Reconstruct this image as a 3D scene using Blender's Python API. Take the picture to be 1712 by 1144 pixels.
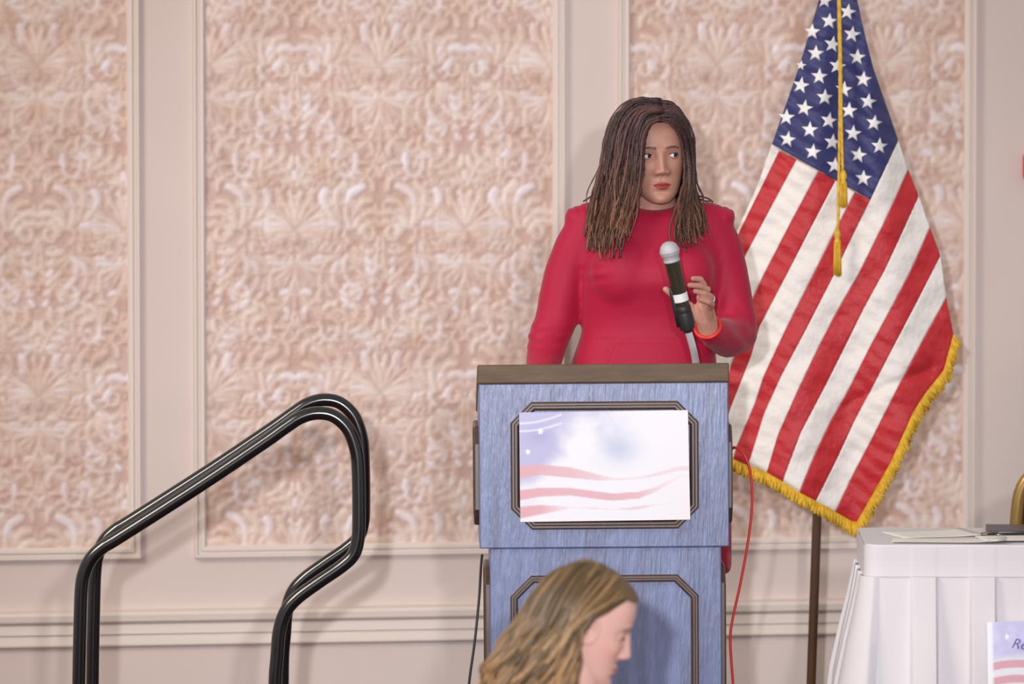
import bpy, math, random
import numpy as np
from mathutils import Vector, Matrix, noise as mnoise
random.seed(7); rng = np.random.default_rng(7)
for o in list(bpy.data.objects): bpy.data.objects.remove(o)
scene = bpy.context.scene; COL = scene.collection

# ------------------------------------------------------------------ camera
FPX = 200/36*1712
CAMZ = 2.0; CAMY = -14.0
PITCH = math.atan(572/FPX)                     # looking a little down
cam = bpy.data.cameras.new('camera'); camo = bpy.data.objects.new('camera', cam); COL.objects.link(camo)
cam.lens = 200; cam.sensor_width = 36; cam.clip_end = 200
camo.location = (0, CAMY, CAMZ); camo.rotation_euler = (math.pi/2-PITCH, 0, 0)
cam.dof.use_dof = True; cam.dof.focus_distance = 13.85; cam.dof.aperture_fstop = 4.5
scene.camera = camo
# ------------------------------------------------------------------ world, lights, exposure
w = bpy.data.worlds.new('world'); scene.world = w; w.use_nodes = True
w.node_tree.nodes['Background'].inputs[0].default_value = (1.0, .94, .90, 1)
w.node_tree.nodes['Background'].inputs[1].default_value = .42
def spot(name, loc, target, energy, color, radius, size=50):
    l = bpy.data.lights.new(name, 'SPOT'); l.energy = energy; l.color = color; l.shadow_soft_size = radius
    l.spot_size = math.radians(size); l.spot_blend = 1
    o = bpy.data.objects.new(name, l); COL.objects.link(o); o.location = loc
    o.rotation_euler = (Vector(target)-Vector(loc)).to_track_quat('-Z', 'Y').to_euler(); return o
spot('stage_spot_front_left', (-.42, -14.2, 2.42), (.25, 0, 1.0), 3000, (.90, .93, 1.0), .07, 17)
spot('stage_spot_front_right', (.68, -14.2, 2.62), (.15, 0, 1.0), 1450, (.97, .95, 1.0), .10, 18)
l = bpy.data.lights.new('ceiling_light', 'AREA'); l.energy = 210; l.color = (1, .90, .78); l.size = 2.0
o = bpy.data.objects.new('ceiling_light', l); COL.objects.link(o); o.location = (-4.5, -4.0, 4.3)
o.rotation_euler = (Vector((0, .6, .9))-o.location).to_track_quat('-Z', 'Y').to_euler()
scene.view_settings.view_transform = 'Standard'; scene.view_settings.look = 'None'
scene.view_settings.gamma = 1; scene.view_settings.use_curve_mapping = False
scene.view_settings.exposure = 0.14

# ------------------------------------------------------------------ helpers
def lin(c):
    c = np.asarray(c, float)/255
    return np.where(c <= .04045, c/12.92, ((c+.055)/1.055)**2.4)
def ray(px, py):
    f = Vector((0, math.cos(PITCH), -math.sin(PITCH))); u = Vector((0, math.sin(PITCH), math.cos(PITCH)))
    return f*FPX + Vector((1, 0, 0))*(px-856) + u*(572-py)
def at(px, py, y):                              # world point at depth plane y
    d = ray(px, py); t = (y-CAMY)/d.y
    return Vector((0, CAMY, CAMZ)) + d*t
def sm(x, a, b):
    t = np.clip((x-a)/(b-a), 0, 1); return t*t*(3-2*t)
def catmull(pts, n):
    P = np.asarray(pts, float); m = len(P)
    Q = np.vstack([2*P[0]-P[1], P, 2*P[-1]-P[-2]])
    t = np.linspace(0, m-1-1e-9, n); i = t.astype(int); f = (t-i)[:, None]
    a, b, c, d = Q[i], Q[i+1], Q[i+2], Q[i+3]
    return .5*((2*b)+(-a+c)*f+(2*a-5*b+4*c-d)*f*f+(-a+3*b-3*c+d)*f**3)
def resample(P, n):
    P = np.asarray(P, float); s = np.r_[0, np.cumsum(np.linalg.norm(np.diff(P, axis=0), axis=1))]
    t = np.linspace(0, s[-1], n)
    return np.stack([np.interp(t, s, P[:, k]) for k in range(P.shape[1])], 1)

class MB:
    def __init__(s): s.v = []; s.f = []; s.c = []
    def add(s, V, F, col=None):
        b = len(s.v); V = np.asarray(V, float)
        s.v.extend(V.tolist()); s.f.extend([[i+b for i in f] for f in F])
        if col is None: col = (1, 1, 1)
        col = np.asarray(col, float)
        if col.ndim == 1: col = np.tile(col, (len(V), 1))
        s.c.extend(col.tolist()); return s
    def box(s, x0, x1, y0, y1, z0, z1):
        V = [(x, y, z) for x in (x0, x1) for y in (y0, y1) for z in (z0, z1)]
        return s.add(V, [(0, 1, 3, 2), (4, 6, 7, 5), (0, 4, 5, 1), (2, 3, 7, 6), (0, 2, 6, 4), (1, 5, 7, 3)])
    def grid(s, G, col=None, cu=False, cv=False):
        G = np.asarray(G, float); n, m = G.shape[:2]; F = []
        for i in range(n-(0 if cu else 1)):
            for j in range(m-(0 if cv else 1)):
                i2 = (i+1) % n; j2 = (j+1) % m
                F.append((i*m+j, i*m+j2, i2*m+j2, i2*m+j))
        if col is not None: col = np.asarray(col).reshape(-1, 3) if np.asarray(col).ndim > 1 else col
        return s.add(G.reshape(-1, 3), F, col)
    def tube(s, P, r, n=10, caps=True, col=None):
        P = np.asarray(P, float); m = len(P)
        r = np.full(m, r) if np.isscalar(r) else np.asarray(r, float)
        T = np.gradient(P, axis=0); T /= np.linalg.norm(T, axis=1)[:, None]+1e-12
        a = np.array([0, 0, 1.]) if abs(T[0][2]) < .9 else np.array([1., 0, 0])
        N = np.cross(T[0], a); N /= np.linalg.norm(N); rings = []
        ang = np.arange(n)/n*2*math.pi
        for i in range(m):
            N = N-T[i]*N.dot(T[i]); N /= np.linalg.norm(N)+1e-12; B = np.cross(T[i], N)
            rings.append(P[i]+r[i]*(np.cos(ang)[:, None]*N+np.sin(ang)[:, None]*B))
        V = np.concatenate(rings); F = []
        for i in range(m-1):
            for j in range(n):
                F.append((i*n+j, i*n+(j+1) % n, (i+1)*n+(j+1) % n, (i+1)*n+j))
        if caps: F.append(tuple(range(n-1, -1, -1))); F.append(tuple((m-1)*n+j for j in range(n)))
        if col is not None and np.asarray(col).ndim == 2: col = np.repeat(np.asarray(col), n, axis=0)
        return s.add(V, F, col)
    def lathe(s, prof, axis_o=(0, 0, 0), R=None, n=24, col=None):
        ang = np.arange(n)/n*2*math.pi
        G = np.array([[(r*math.cos(a), r*math.sin(a), z) for a in ang] for r, z in prof])
        if R is not None: G = G@np.array(R).T
        G = G+np.array(axis_o)
        return s.grid(G, col, cv=True)
    def ball(s, c, r, n=16, m=10, col=None):
        r = np.array([r, r, r]) if np.isscalar(r) else np.asarray(r)
        th = np.linspace(0, math.pi, m+1); ph = np.arange(n)/n*2*math.pi
        G = np.array([[(math.sin(t)*math.cos(p), math.sin(t)*math.sin(p), math.cos(t)) for p in ph] for t in th])*r+np.asarray(c)
        return s.grid(G, col, cv=True)
    def build(s, name, mat, parent=None, smooth=True, sharp=None):
        me = bpy.data.meshes.new(name); me.from_pydata(s.v, [], s.f); me.update()
        a = me.color_attributes.new('Col', 'FLOAT_COLOR', 'POINT')
        a.data.foreach_set('color', np.hstack([np.array(s.c), np.ones((len(s.c), 1))]).astype(np.float32).ravel())
        me.materials.append(mat)
        if smooth:
            me.polygons.foreach_set('use_smooth', [True]*len(me.polygons))
            if sharp: me.set_sharp_from_angle(angle=math.radians(sharp))
        o = bpy.data.objects.new(name, me); COL.objects.link(o); o.parent = parent
        return o
def tag(o, label=None, cat=None, group=None, kind=None):
    if label: o['label'] = label
    if cat: o['category'] = cat
    if group: o['group'] = group
    if kind: o['kind'] = kind
    return o
def empty(name, loc=(0, 0, 0), rot=(0, 0, 0)):
    o = bpy.data.objects.new(name, None); COL.objects.link(o); o.location = loc; o.rotation_euler = rot
    o.empty_display_size = .1; return o
def remesh(mb, voxel, it=6, fac=.5):
    me = bpy.data.meshes.new('tmp'); me.from_pydata(mb.v, [], mb.f); o = bpy.data.objects.new('tmp', me); COL.objects.link(o)
    m = o.modifiers.new('r', 'REMESH'); m.mode = 'VOXEL'; m.voxel_size = voxel
    if it: k = o.modifiers.new('s', 'SMOOTH'); k.factor = fac; k.iterations = it
    dg = bpy.context.evaluated_depsgraph_get(); e = o.evaluated_get(dg); em = e.to_mesh()
    V = np.empty(len(em.vertices)*3); em.vertices.foreach_get('co', V); V = V.reshape(-1, 3)
    F = [tuple(p.vertices) for p in em.polygons]; e.to_mesh_clear()
    bpy.data.objects.remove(o); bpy.data.meshes.remove(me)
    return V, F
def capsules(mb, P, R, n=14):                    # closed overlapping limbs for a voxel union
    P = [np.asarray(p, float) for p in P]
    for p, r in zip(P, R): mb.ball(p, r*.995, n, 10)
    for i in range(len(P)-1): mb.tube([P[i], (P[i]+P[i+1])/2, P[i+1]], [R[i], (R[i]+R[i+1])/2, R[i+1]], n)
def loft(mb, rings, n=40, ex=2.4):               # rings: cx, z, halfwidth, yfront, yback -> closed
    a = np.arange(n)/n*2*math.pi; c, s_ = np.cos(a), np.sin(a)
    G = []
    for cx, z, hw, yf, yb in rings:
        x = cx+hw*np.sign(c)*np.abs(c)**(2/ex); cy = (yf+yb)/2; hd = (yb-yf)/2
        G.append(np.stack([x, cy+hd*np.sign(s_)*np.abs(s_)**(2/ex), np.full(n, z)], 1))
    b = len(mb.v); m = len(G); mb.grid(np.array(G), cv=True)
    mb.f.append([b+j for j in range(n-1, -1, -1)]); mb.f.append([b+(m-1)*n+j for j in range(n)])

MATS = {}
def mat(name, col, rough=.5, metal=0, attr=False, bump=None, var=None, spec=.5, sheen=0, coat=0, stretch=(1, 1, 1), sss=0):
    m = bpy.data.materials.new(name); m.use_nodes = True; nt = m.node_tree; N = nt.nodes; L = nt.links
    b = N['Principled BSDF']; b.inputs['Roughness'].default_value = rough; b.inputs['Metallic'].default_value = metal
    b.inputs['Specular IOR Level'].default_value = spec
    if sheen: b.inputs['Sheen Weight'].default_value = sheen
    if coat: b.inputs['Coat Weight'].default_value = coat; b.inputs['Coat Roughness'].default_value = .12
    if sss: b.inputs['Subsurface Weight'].default_value = sss; b.inputs['Subsurface Radius'].default_value = (.012, .004, .002); b.inputs['Subsurface Scale'].default_value = 1
    c = (*lin(col), 1); src = None
    if attr:
        a = N.new('ShaderNodeVertexColor'); a.layer_name = 'Col'; src = a.outputs['Color']
    tc = N.new('ShaderNodeTexCoord'); mp = N.new('ShaderNodeMapping'); mp.inputs['Scale'].default_value = stretch
    L.new(tc.outputs['Object'], mp.inputs['Vector'])
    if var:                                       # (scale, strength, detail)
        t = N.new('ShaderNodeTexNoise'); t.inputs['Scale'].default_value = var[0]; t.inputs['Detail'].default_value = var[2] if len(var) > 2 else 4
        L.new(mp.outputs[0], t.inputs['Vector'])
        r = N.new('ShaderNodeMapRange'); r.inputs['From Min'].default_value = .3; r.inputs['From Max'].default_value = .7
        r.inputs['To Min'].default_value = 1-var[1]; r.inputs['To Max'].default_value = 1+var[1]
        L.new(t.outputs['Fac'], r.inputs['Value'])
        mx = N.new('ShaderNodeVectorMath'); mx.operation = 'SCALE'
        if src: L.new(src, mx.inputs[0])
        else: mx.inputs[0].default_value = c[:3]
        L.new(r.outputs[0], mx.inputs['Scale']); src = mx.outputs[0]
    if src: L.new(src, b.inputs['Base Color'])
    else: b.inputs['Base Color'].default_value = c
    if bump:                                      # (scale, strength, distance)
        t = N.new('ShaderNodeTexNoise'); t.inputs['Scale'].default_value = bump[0]; t.inputs['Detail'].default_value = 5
        L.new(mp.outputs[0], t.inputs['Vector'])
        bn = N.new('ShaderNodeBump'); bn.inputs['Strength'].default_value = bump[1]; bn.inputs['Distance'].default_value = bump[2]
        L.new(t.outputs['Fac'], bn.inputs['Height']); L.new(bn.outputs[0], b.inputs['Normal'])
    MATS[name] = m; return m
M_wall = mat('wall_paint', (218, 201, 194), .6, var=(2.5, .03))
M_trim = mat('trim_paint', (226, 212, 203), .45)
M_paper = mat('embossed_wallpaper', (220, 195, 185), .42, attr=True, var=(9, .05), bump=(160, .25, .002), spec=.6)
M_carpet = mat('carpet', (110, 70, 66), .95, var=(30, .2), bump=(300, .4, .004))
M_stage = mat('stage_deck', (70, 64, 66), .8, var=(12, .1))
M_black = mat('black_gloss_paint', (16, 15, 17), .2, coat=.6, spec=.6)
M_blue = mat('wood_blue_reflection', (97, 107, 146), .30, var=(5, .34, 9), bump=(26, .30, .004), spec=.8, stretch=(6, 6, .7))  # bluish stage-light reflection on dark varnished wood, put into the base colour
M_wood = mat('dark_brown_wood', (84, 62, 52), .34, var=(14, .2, 6), stretch=(6, 6, 1), spec=.6)
M_board = mat('brown_board', (96, 73, 50), .5, var=(10, .25, 8), bump=(40, .15, .002), stretch=(1, 3, 5), spec=.35)
M_print = mat('printed_card', (255, 255, 255), .35, attr=True)
M_dress = mat('crimson_crepe', (172, 16, 56), .62, sheen=.12, bump=(9, .18, .012), spec=.3)
M_seam = mat('crimson_seam', (120, 12, 42), .7)
M_skin = mat('brown_skin', (170, 118, 98), .48, attr=True, spec=.4, sss=.12)
M_hair = mat('brown_locs', (60, 36, 32), .45, attr=True, spec=.5, bump=(260, .6, .004))
M_hair2 = mat('light_brown_hair', (120, 90, 60), .42, attr=True, spec=.5)
M_skin2 = mat('fair_skin', (226, 178, 164), .45, attr=True, spec=.4, sss=.15)
M_eye = mat('eye', (235, 232, 235), .12, attr=True, spec=.6)
M_red2 = mat('red_top', (168, 40, 52), .7, bump=(30, .2, .004))
M_pants = mat('dark_trousers', (44, 46, 58), .8)
M_shoe = mat('black_leather', (24, 20, 20), .35)
M_band = mat('red_silicone', (214, 50, 50), .4)
M_ring = mat('pale_ring', (232, 215, 205), .3, metal=.4)
M_mic = mat('microphone_body', (74, 68, 54), .28, metal=.6, spec=.6)
M_grille = mat('microphone_grille', (196, 196, 200), .45, metal=.3, bump=(1500, .8, .001))
M_white = mat('white_band', (232, 230, 232), .5)
M_chrome = mat('chrome', (232, 232, 236), .22, metal=.55)
M_rubber = mat('black_rubber', (38, 36, 38), .5)
M_flagred = mat('flag_red_nylon', (190, 30, 40), .55, bump=(38, .5, .01), sheen=.2)
M_flagwhite = mat('flag_white_nylon', (236, 230, 224), .55, bump=(38, .5, .01), sheen=.2)
M_flagblue = mat('flag_blue_nylon', (48, 50, 106), .55, bump=(38, .45, .01), sheen=.2)
M_star = mat('star_white', (242, 240, 240), .6)
M_gold = mat('gold_fringe', (222, 176, 44), .5, var=(60, .15), spec=.5)
M_pole = mat('dark_pole', (98, 74, 62), .35, spec=.6)
M_cloth = mat('white_linen', (219, 214, 217), .75, bump=(220, .15, .002), var=(5, .02))
M_redcable = mat('red_cable', (206, 40, 34), .4)
M_chairgold = mat('gold_frame', (168, 136, 78), .35, metal=.5)
M_chairfab = mat('patterned_red_fabric', (120, 58, 44), .8, var=(60, .5))
M_dark = mat('dark_folder', (62, 64, 74), .4)
M_sheet = mat('paper_sheet', (238, 234, 228), .6)
M_alarm = mat('red_plastic', (214, 50, 52), .4)
M_ink = mat('navy_ink', (104, 96, 160), .6)

# ------------------------------------------------------------------ room shell
WS = math.atan(.15); WP = Vector((0, 1.9, 0)); WE = Vector((math.cos(WS), math.sin(WS), 0)); WN = Vector((-math.sin(WS), math.cos(WS), 0))
def onwall(px, py, off=0.):
    d = ray(px, py); C = Vector((0, CAMY, CAMZ)); p0 = WP-WN*off
    t = WN.dot(p0-C)/WN.dot(d); p = C+d*t; return WE.dot(p-WP), p.z
FZ = -.4                                          # hall floor; z = 0 is the stage
floor = MB(); floor.box(-8, 8, -16, 4.2, FZ-.1, FZ); tag(floor.build('floor', M_carpet, smooth=False), 'dark carpeted hall floor', kind='structure')
wall = MB(); wall.box(-5, 5, 0, .15, FZ, 3.9)
wall = wall.build('wall_back', M_wall, smooth=False); wall.location = WP; wall.rotation_euler = (0, 0, WS)
tag(wall, 'pink beige panelled ballroom wall', kind='structure')
stg = MB(); stg.box(-.28, 3.2, -1.75, 1.8, -.06, 0)
stg = tag(stg.build('stage_floor', M_stage, smooth=False), 'dark low stage platform', kind='structure')
sk = MB(); sk.box(-.27, 3.19, -1.74, 1.79, FZ, -.06); sk.build('stage_skirting', M_stage, stg, smooth=False)

# wallpaper damask drawn as real relief: strokes with rounded section in one mirrored, half-drop tile
TW, TH = .4766, .913; RES = .0022
nx, nz = int(TW/2/RES)+1, int(TH/RES)
gx, gz = np.meshgrid((np.arange(nx))*RES, (np.arange(nz))*RES-TH/2)
Ht = np.zeros_like(gx); Ct = np.zeros(gx.shape+(3,)); 
ground = lin((198, 166, 153)); Ct[:] = ground
PAL = [lin(c) for c in ((222, 198, 184), (216, 189, 176), (227, 207, 195), (208, 177, 164), (229, 213, 211), (236, 224, 229))]
def stroke(P, r0, r1, ci, hgt=1., bulge=.5, n=18):
    P = catmull(P, n); t = np.linspace(0, 1, n)
    r = (r0+(r1-r0)*t)*(1-bulge+bulge*np.sin(np.pi*np.clip(t*.85+.12, 0, 1)))
    best = np.full(gx.shape, 9.)
    for (x, z), rr in zip(P, r):
        for zz in (z, z-TH, z+TH):
            if zz < -TH/2-.03 or zz > TH/2+.03: continue
            for xx in (x, -x, TW-x):
                if xx < -.03 or xx > TW/2+.03: continue
                a, b = max(0, int((xx-rr*1.4)/RES)), min(nx, int((xx+rr*1.4)/RES)+2)
                c, d = max(0, int((zz-rr*1.4+TH/2)/RES)), min(nz, int((zz+rr*1.4+TH/2)/RES)+2)
                if a >= b or c >= d: continue
                q = ((gx[c:d, a:b]-xx)**2+(gz[c:d, a:b]-zz)**2)/(rr*rr); np.minimum(best[c:d, a:b], q, out=best[c:d, a:b])
    m = best < 1; h = np.sqrt(np.clip(1-best, 0, 1))*hgt
    e = (best >= 1)&(best < 1.5); Ht[e] *= .75; Ct[e] = Ct[e]*.8+lin((166, 126, 112))*.2
    Ht[m] = np.maximum(Ht[m]*.45, h[m])
    Ct[m] = Ct[m]*.22+.78*PAL[ci]*(.80+.20*np.clip(h[m], 0, 1))[:, None]
RL = np.random.default_rng(5)
for (ox, oz) in ((0, 0), (TW/2, TH/2)):
    FX = lambda P: [((x+ox) if ox == 0 else ox-x, z+oz) for x, z in P]
    def curl(cx, cz, R, a0, turns, r0, ci, fl=1):
        P = [(cx+R*(1-.85*k/11)*math.cos(a0+fl*turns*2*math.pi*k/11), cz+R*(1-.85*k/11)*math.sin(a0+fl*turns*2*math.pi*k/11)) for k in range(12)]
        stroke(FX(P), r0, r0*.6, ci, .9, .1, 30)
    def leaf(sp, wd, n, cols, fwd=.5):
        n = max(5, int(n*.68))
        C_ = catmull(sp, 60); Tn = np.gradient(C_, axis=0); Tn /= np.linalg.norm(Tn, axis=1)[:, None]
        stroke(FX([tuple(q) for q in C_[::6]]), wd*.55, wd*.35, cols[0], .45, .45, 40)
        for k in range(n):
            t = (k+.6)/n; i = int(t*59); w_ = wd*(math.sin(math.pi*(.12+.80*t))**.7)*(.82+.36*((k % 3)/2))
            for sd in (-1, 1):
                N = np.array((-Tn[i][1], Tn[i][0]))*sd; e = C_[i]+N*w_+Tn[i]*w_*fwd*(1.1 if sd > 0 else .8)
                mid_ = C_[i]+N*w_*.62+Tn[i]*w_*fwd*.28
                stroke(FX([tuple(C_[i]), tuple(mid_), tuple(e)]), .0085, .0145*wd/.045, cols[int(RL.integers(len(cols)))], 1., .35, 10)
        stroke(FX([tuple(q) for q in C_[::6]]), .0050, .003, cols[0], 1.15, .1, 40)
    for k in range(45):                                  # small curls between the leaves
        curl(RL.uniform(.0, TW/4+.12), RL.uniform(-.23, .23), RL.uniform(.012, .024), RL.uniform(0, 6), .8, .0055, int(RL.choice([3, 1, 3, 0, 4])))
    leaf([(.236, .225), (.215, .18), (.180, .135), (.130, .128)], .034, 8, (1, 3, 0, 1), .5); leaf([(.234, -.02), (.225, -.10), (.205, -.15), (.175, -.165)], .03, 8, (0, 3, 1), .5)
    leaf([(.04, .10), (.055, .14), (.09, .155), (.12, .14)], .03, 7, (3, 1, 0), .5); leaf([(.02, -.12), (.05, -.15), (.085, -.165), (.11, -.15)], .03, 7, (3, 1, 2), .5)
    leaf([(.025, -.012), (.06, -.010), (.10, -.022), (.150, -.012)], .034, 10, (1, 0, 3, 4), .5); leaf([(.04, -.045), (.075, -.055), (.115, -.06), (.15, -.05)], .026, 8, (1, 3, 0), .5)
    curl(.200, -.010, .030, 2.2, 1., .0085, 2, -1); curl(.178, -.062, .028, -2.4, 1., .008, 5); curl(.140, .175, .030, .5, 1., .008, 4, -1); curl(.150, -.172, .030, -.6, 1., .0085, 5)
    leaf([(.005, .125), (.035, .18), (.080, .215), (.130, .195)], .040, 9, (0, 2, 0, 4), .6)
    leaf([(.008, -.150), (.035, -.205), (.090, -.235), (.145, -.205), (.150, -.170)], .036, 10, (0, 1, 2, 5), .5)
    leaf([(.008, -.050), (.055, -.100), (.120, -.118), (.178, -.095), (.190, -.055)], .044, 12, (1, 2, 0, 4), .5)
    leaf([(.008, -.020), (.050, .040), (.110, .075), (.178, .060), (.210, .010)], .052, 14, (2, 0, 1, 2, 5), .55)
    for k in range(6):                                   # palmette on the axis
        a = math.pi/2-k*.30; L = .108-.006*k
        stroke(FX([(.003, .0), (.55*L*math.cos(a)+.003, .55*L*math.sin(a)), (L*math.cos(a-.12)+.002, L*math.sin(a-.12))]), .006, .0105, (2, 0, 3, 2, 4, 0)[k], 1., .3)
    for k in range(5):                                   # drooping bud below it
        a = -math.pi/2+k*.36; L = .075
        stroke(FX([(.003, -.085), (.55*L*math.cos(a)+.003, -.085+.55*L*math.sin(a)), (L*math.cos(a+.1), -.085+L*math.sin(a+.1))]), .005, .0095, (0, 3, 1, 2, 4)[k], 1., .3)
    stroke(FX([(0, -.23), (0, -.19), (0, -.17), (0, -.155)]), .006, .006, 3, .8, 0); stroke(FX([(0, -.01), (.0005, -.025)]), .013, .012, 3, 1.1, 0)
    for k in range(5): stroke(FX([(.222-.004*k, -.20+.028*k), (.214-.004*k, -.19+.028*k)]), .0095, .0075, (5, 4, 2)[k % 3], 1., 0)
# soften
for _ in range(5):
    Ht[1:-1, 1:-1] = (Ht[1:-1, 1:-1]*2+Ht[:-2, 1:-1]+Ht[2:, 1:-1]+Ht[1:-1, :-2]+Ht[1:-1, 2:])/6
    Ct[1:-1, 1:-1] = (Ct[1:-1, 1:-1]*2+Ct[:-2, 1:-1]+Ct[2:, 1:-1]+Ct[1:-1, :-2]+Ct[1:-1, 2:])/6
U0 = onwall(494, 300)[0]; Z0 = onwall(494, 113)[1]      # an axis of the print
def damask(u, z):
    x = np.abs((u-U0+TW/2) % TW-TW/2); zz = (z-Z0) % TH
    i = np.clip((x/RES).round().astype(int), 0, nx-1); j = np.clip((zz/RES).astype(int), 0, nz-1)
    return Ht[j, i], Ct[j, i]
PZ0 = onwall(640, 909)[1]; PZ1 = 2.75
def frame(u0, u1, z0, z1, prof, name, parent):
    G = []
    for off, h in prof:
        G.append([(u0-off, -h, z0-off), (u1+off, -h, z0-off), (u1+off, -h, z1+off), (u0-off, -h, z1+off)])
    mb = MB(); mb.grid(np.array(G), cv=True); return mb.build(name, M_trim, parent, sharp=25)
s_w = 598
for k, (xa, xb) in enumerate(((-230, 214), (342, 924), (1051, 1611))):
    u0, u1 = onwall(xa, 450)[0], onwall(xb, 450)[0]
    n, m = int((u1-u0)/.0045), int((PZ1-PZ0)/.0045)
    uu, zz = np.meshgrid(np.linspace(u0, u1, n), np.linspace(PZ0, PZ1, m))
    h, c = damask(uu, zz)
    # slightly uneven colour of the print from place to place
    blot = .5+.5*np.sin(uu*9+1.3*np.sin(zz*7))*np.sin(zz*8+1.1*np.sin(uu*6))
    wn = np.array([[mnoise.fractal(Vector((a*14, b*14, 2.+k)), 1., 2., 4) for a in np.linspace(u0, u1, 60)] for b in np.linspace(PZ0, PZ1, 110)])
    ii = np.clip(((zz-PZ0)/(PZ1-PZ0)*109).astype(int), 0, 109); jj = np.clip(((uu-u0)/(u1-u0)*59).astype(int), 0, 59); wn = wn[ii, jj]
    c = c*(.97+.06*blot)[..., None]*(1+np.clip(wn, -.8, .8)[..., None]*np.array((.10, .20, .28)))*np.array((1.03, 1.0, .97))
    mb = MB(); mb.grid(np.stack([uu, -.004-.0026*h, zz], -1), c)
    p = mb.build('wallpaper_panel', M_paper, wall); p['label'] = 'embossed pink and cream damask wallpaper'
    fr = frame(u0, u1, PZ0, PZ1, [(-.002, .0), (-.002, .012), (.004, .020), (.012, .020), (.015, .012), (.021, .012), (.025, .022), (.030, .022), (.033, .0)], 'trim_%d' % (k+1), wall)
rail_z = lambda py: onwall(640, py)[1]
def wall_profile(prof, name):
    mb = MB(); mb.grid(np.array([[(-5, -h, z) for z, h in prof], [(5, -h, z) for z, h in prof]])); return mb.build(name, M_trim, wall, sharp=25)
wall_profile([(rail_z(1012), 0), (rail_z(1015), .030), (rail_z(1020), .036), (rail_z(1030), .034), (rail_z(1036), .018), (rail_z(1052), .0205), (rail_z(1054), .013),
              (rail_z(1063), .015), (rail_z(1065), .017), (rail_z(1068), .020), (rail_z(1071), .020), (rail_z(1074), .012), (rail_z(1076), 0)], 'trim_4')
wall_profile([(FZ+.16, 0), (FZ+.155, .012), (FZ+.13, .018), (FZ, .018)], 'baseboard_back')

# ------------------------------------------------------------------ stair handrails
RP = [(131, 1240), (132, 1133), (134, 1040), (136, 985), (141, 957), (153, 933), (172, 915), (200, 898), (336, 811), (440, 741), (478, 714), (503, 698), (530, 691),
      (558, 696), (582, 718), (595, 752), (599, 790), (600, 870), (598, 905), (590, 929), (570, 948), (535, 972), (498, 999), (478, 1022), (467, 1055), (463, 1100), (460, 1140), (459, 1240)]
def handrail(dy, label):
    y = -.5
    P = [at(a, b, y) for a, b in RP]
    root = empty('stair_handrail', (P[0].x, y+dy, FZ))
    Q = [(P[0].x, y, FZ+.01)]+[tuple(p) for p in P]+[(P[-1].x, y, FZ+.01)]
    Q = np.array(Q)-np.array((P[0].x, y, FZ)); C_ = catmull(Q[1:-1], 150)
    C_ = np.vstack([Q[:1], C_, Q[-1:]])
    mb = MB(); mb.tube(C_, .0162, 16); mb.build('bent_pipe', M_black, root)
    for q in (Q[0], Q[-1]):
        f = MB(); f.lathe([(0, .012), (.03, .012), (.045, .008), (.047, 0), (0, 0)], q-np.array((0, 0, .01)), n=24); f.build('floor_flange', M_black, root, sharp=30)
    tag(root, label, 'handrail', 'handrails of the stage steps'); return root
handrail(0, 'nearer of two bent black pipe handrails, its loop lower in view')
handrail(.45, 'farther of two bent black pipe handrails, its loop higher in view')

# ------------------------------------------------------------------ lectern
LX = at(1010, 700, -.55).x+.0068; KL = 9511/13.45
lec = empty('lectern', (LX, -.55, 0), (0, -.007, .016))
def lz(py): return at(1010, py, -.55).z
def lx(px): return (px-1010)/KL
def prism(xa, xb, prof):                          # side profile (y,z) swept in x
    mb = MB(); n = len(prof)
    V = [(xa, y, z) for y, z in prof]+[(xb, y, z) for y, z in prof]
    mb.add(V, [tuple(range(n)), tuple(range(2*n-1, n-1, -1))]+[(i, i+n, (i+1) % n+n, (i+1) % n) for i in range(n)]); return mb
def bevelled(o, w=.003, seg=2):
    m = o.modifiers.new('bevel', 'BEVEL'); m.width = w; m.segments = seg; m.limit_method = 'ANGLE'; return o
zt, zb, zu = lz(608), lz(640), lz(916)
bevelled(prism(lx(800), lx(1219), [(0, zu), (.38, zu), (.38, zb-.091), (0, zb)]).build('upper_box', M_blue, lec, smooth=False))
bevelled(prism(lx(798), lx(1220), [(-.006, zb), (.41, zb-.0965), (.41, zt-.0965), (-.006, zt)]).build('top_board', M_board, lec, smooth=False))
bevelled(prism(lx(817), lx(1206), [(.012, .06), (.36, .06), (.36, zu), (.012, zu)]).build('lower_cabinet', M_blue, lec, smooth=False))
bevelled(prism(lx(805), lx(1218), [(-.01, 0), (.38, 0), (.38, .08), (-.01, .08)]).build('plinth', M_wood, lec, smooth=False), .006)
def octframe(x0, x1, z0, z1, cut, wd, hh, place, name='moulding_frame'):
    prof = [(0, 0), (0, hh*.7), (wd*.18, hh), (wd*.38, hh), (wd*.5, hh*.62), (wd*.7, hh*.62), (wd*.82, hh*.8), (wd*.95, hh*.5), (wd, 0)]
    G = []
    for off, h in prof:
        a, b, c, d = x0+off, x1-off, z0+off, z1-off; q = cut-off*.586
        pts = [(a+q, d), (b-q, d), (b, d-q), (b, c+q), (b-q, c), (a+q, c), (a, c+q), (a, d-q)]
        G.append([place(x, z, h) for x, z in pts])
    mb = MB(); mb.grid(np.array(G), cv=True); return mb.build(name, M_wood, lec, sharp=20)
octframe(lx(853), lx(1168), lz(884), lz(671), 35/KL, 15/KL, .016, lambda x, z, h: (x, -h, z))
octframe(lx(851), lx(1167), .15, lz(962), 35/KL, 13/KL, .016, lambda x, z, h: (x, .012-h, z))
for xs, sg in ((lx(800), -1), (lx(1219), 1)):
    octframe(.05, .33, lz(882), lz(716), .04, .02, .012, lambda y, z, h: (xs+sg*h, y, z))
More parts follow.
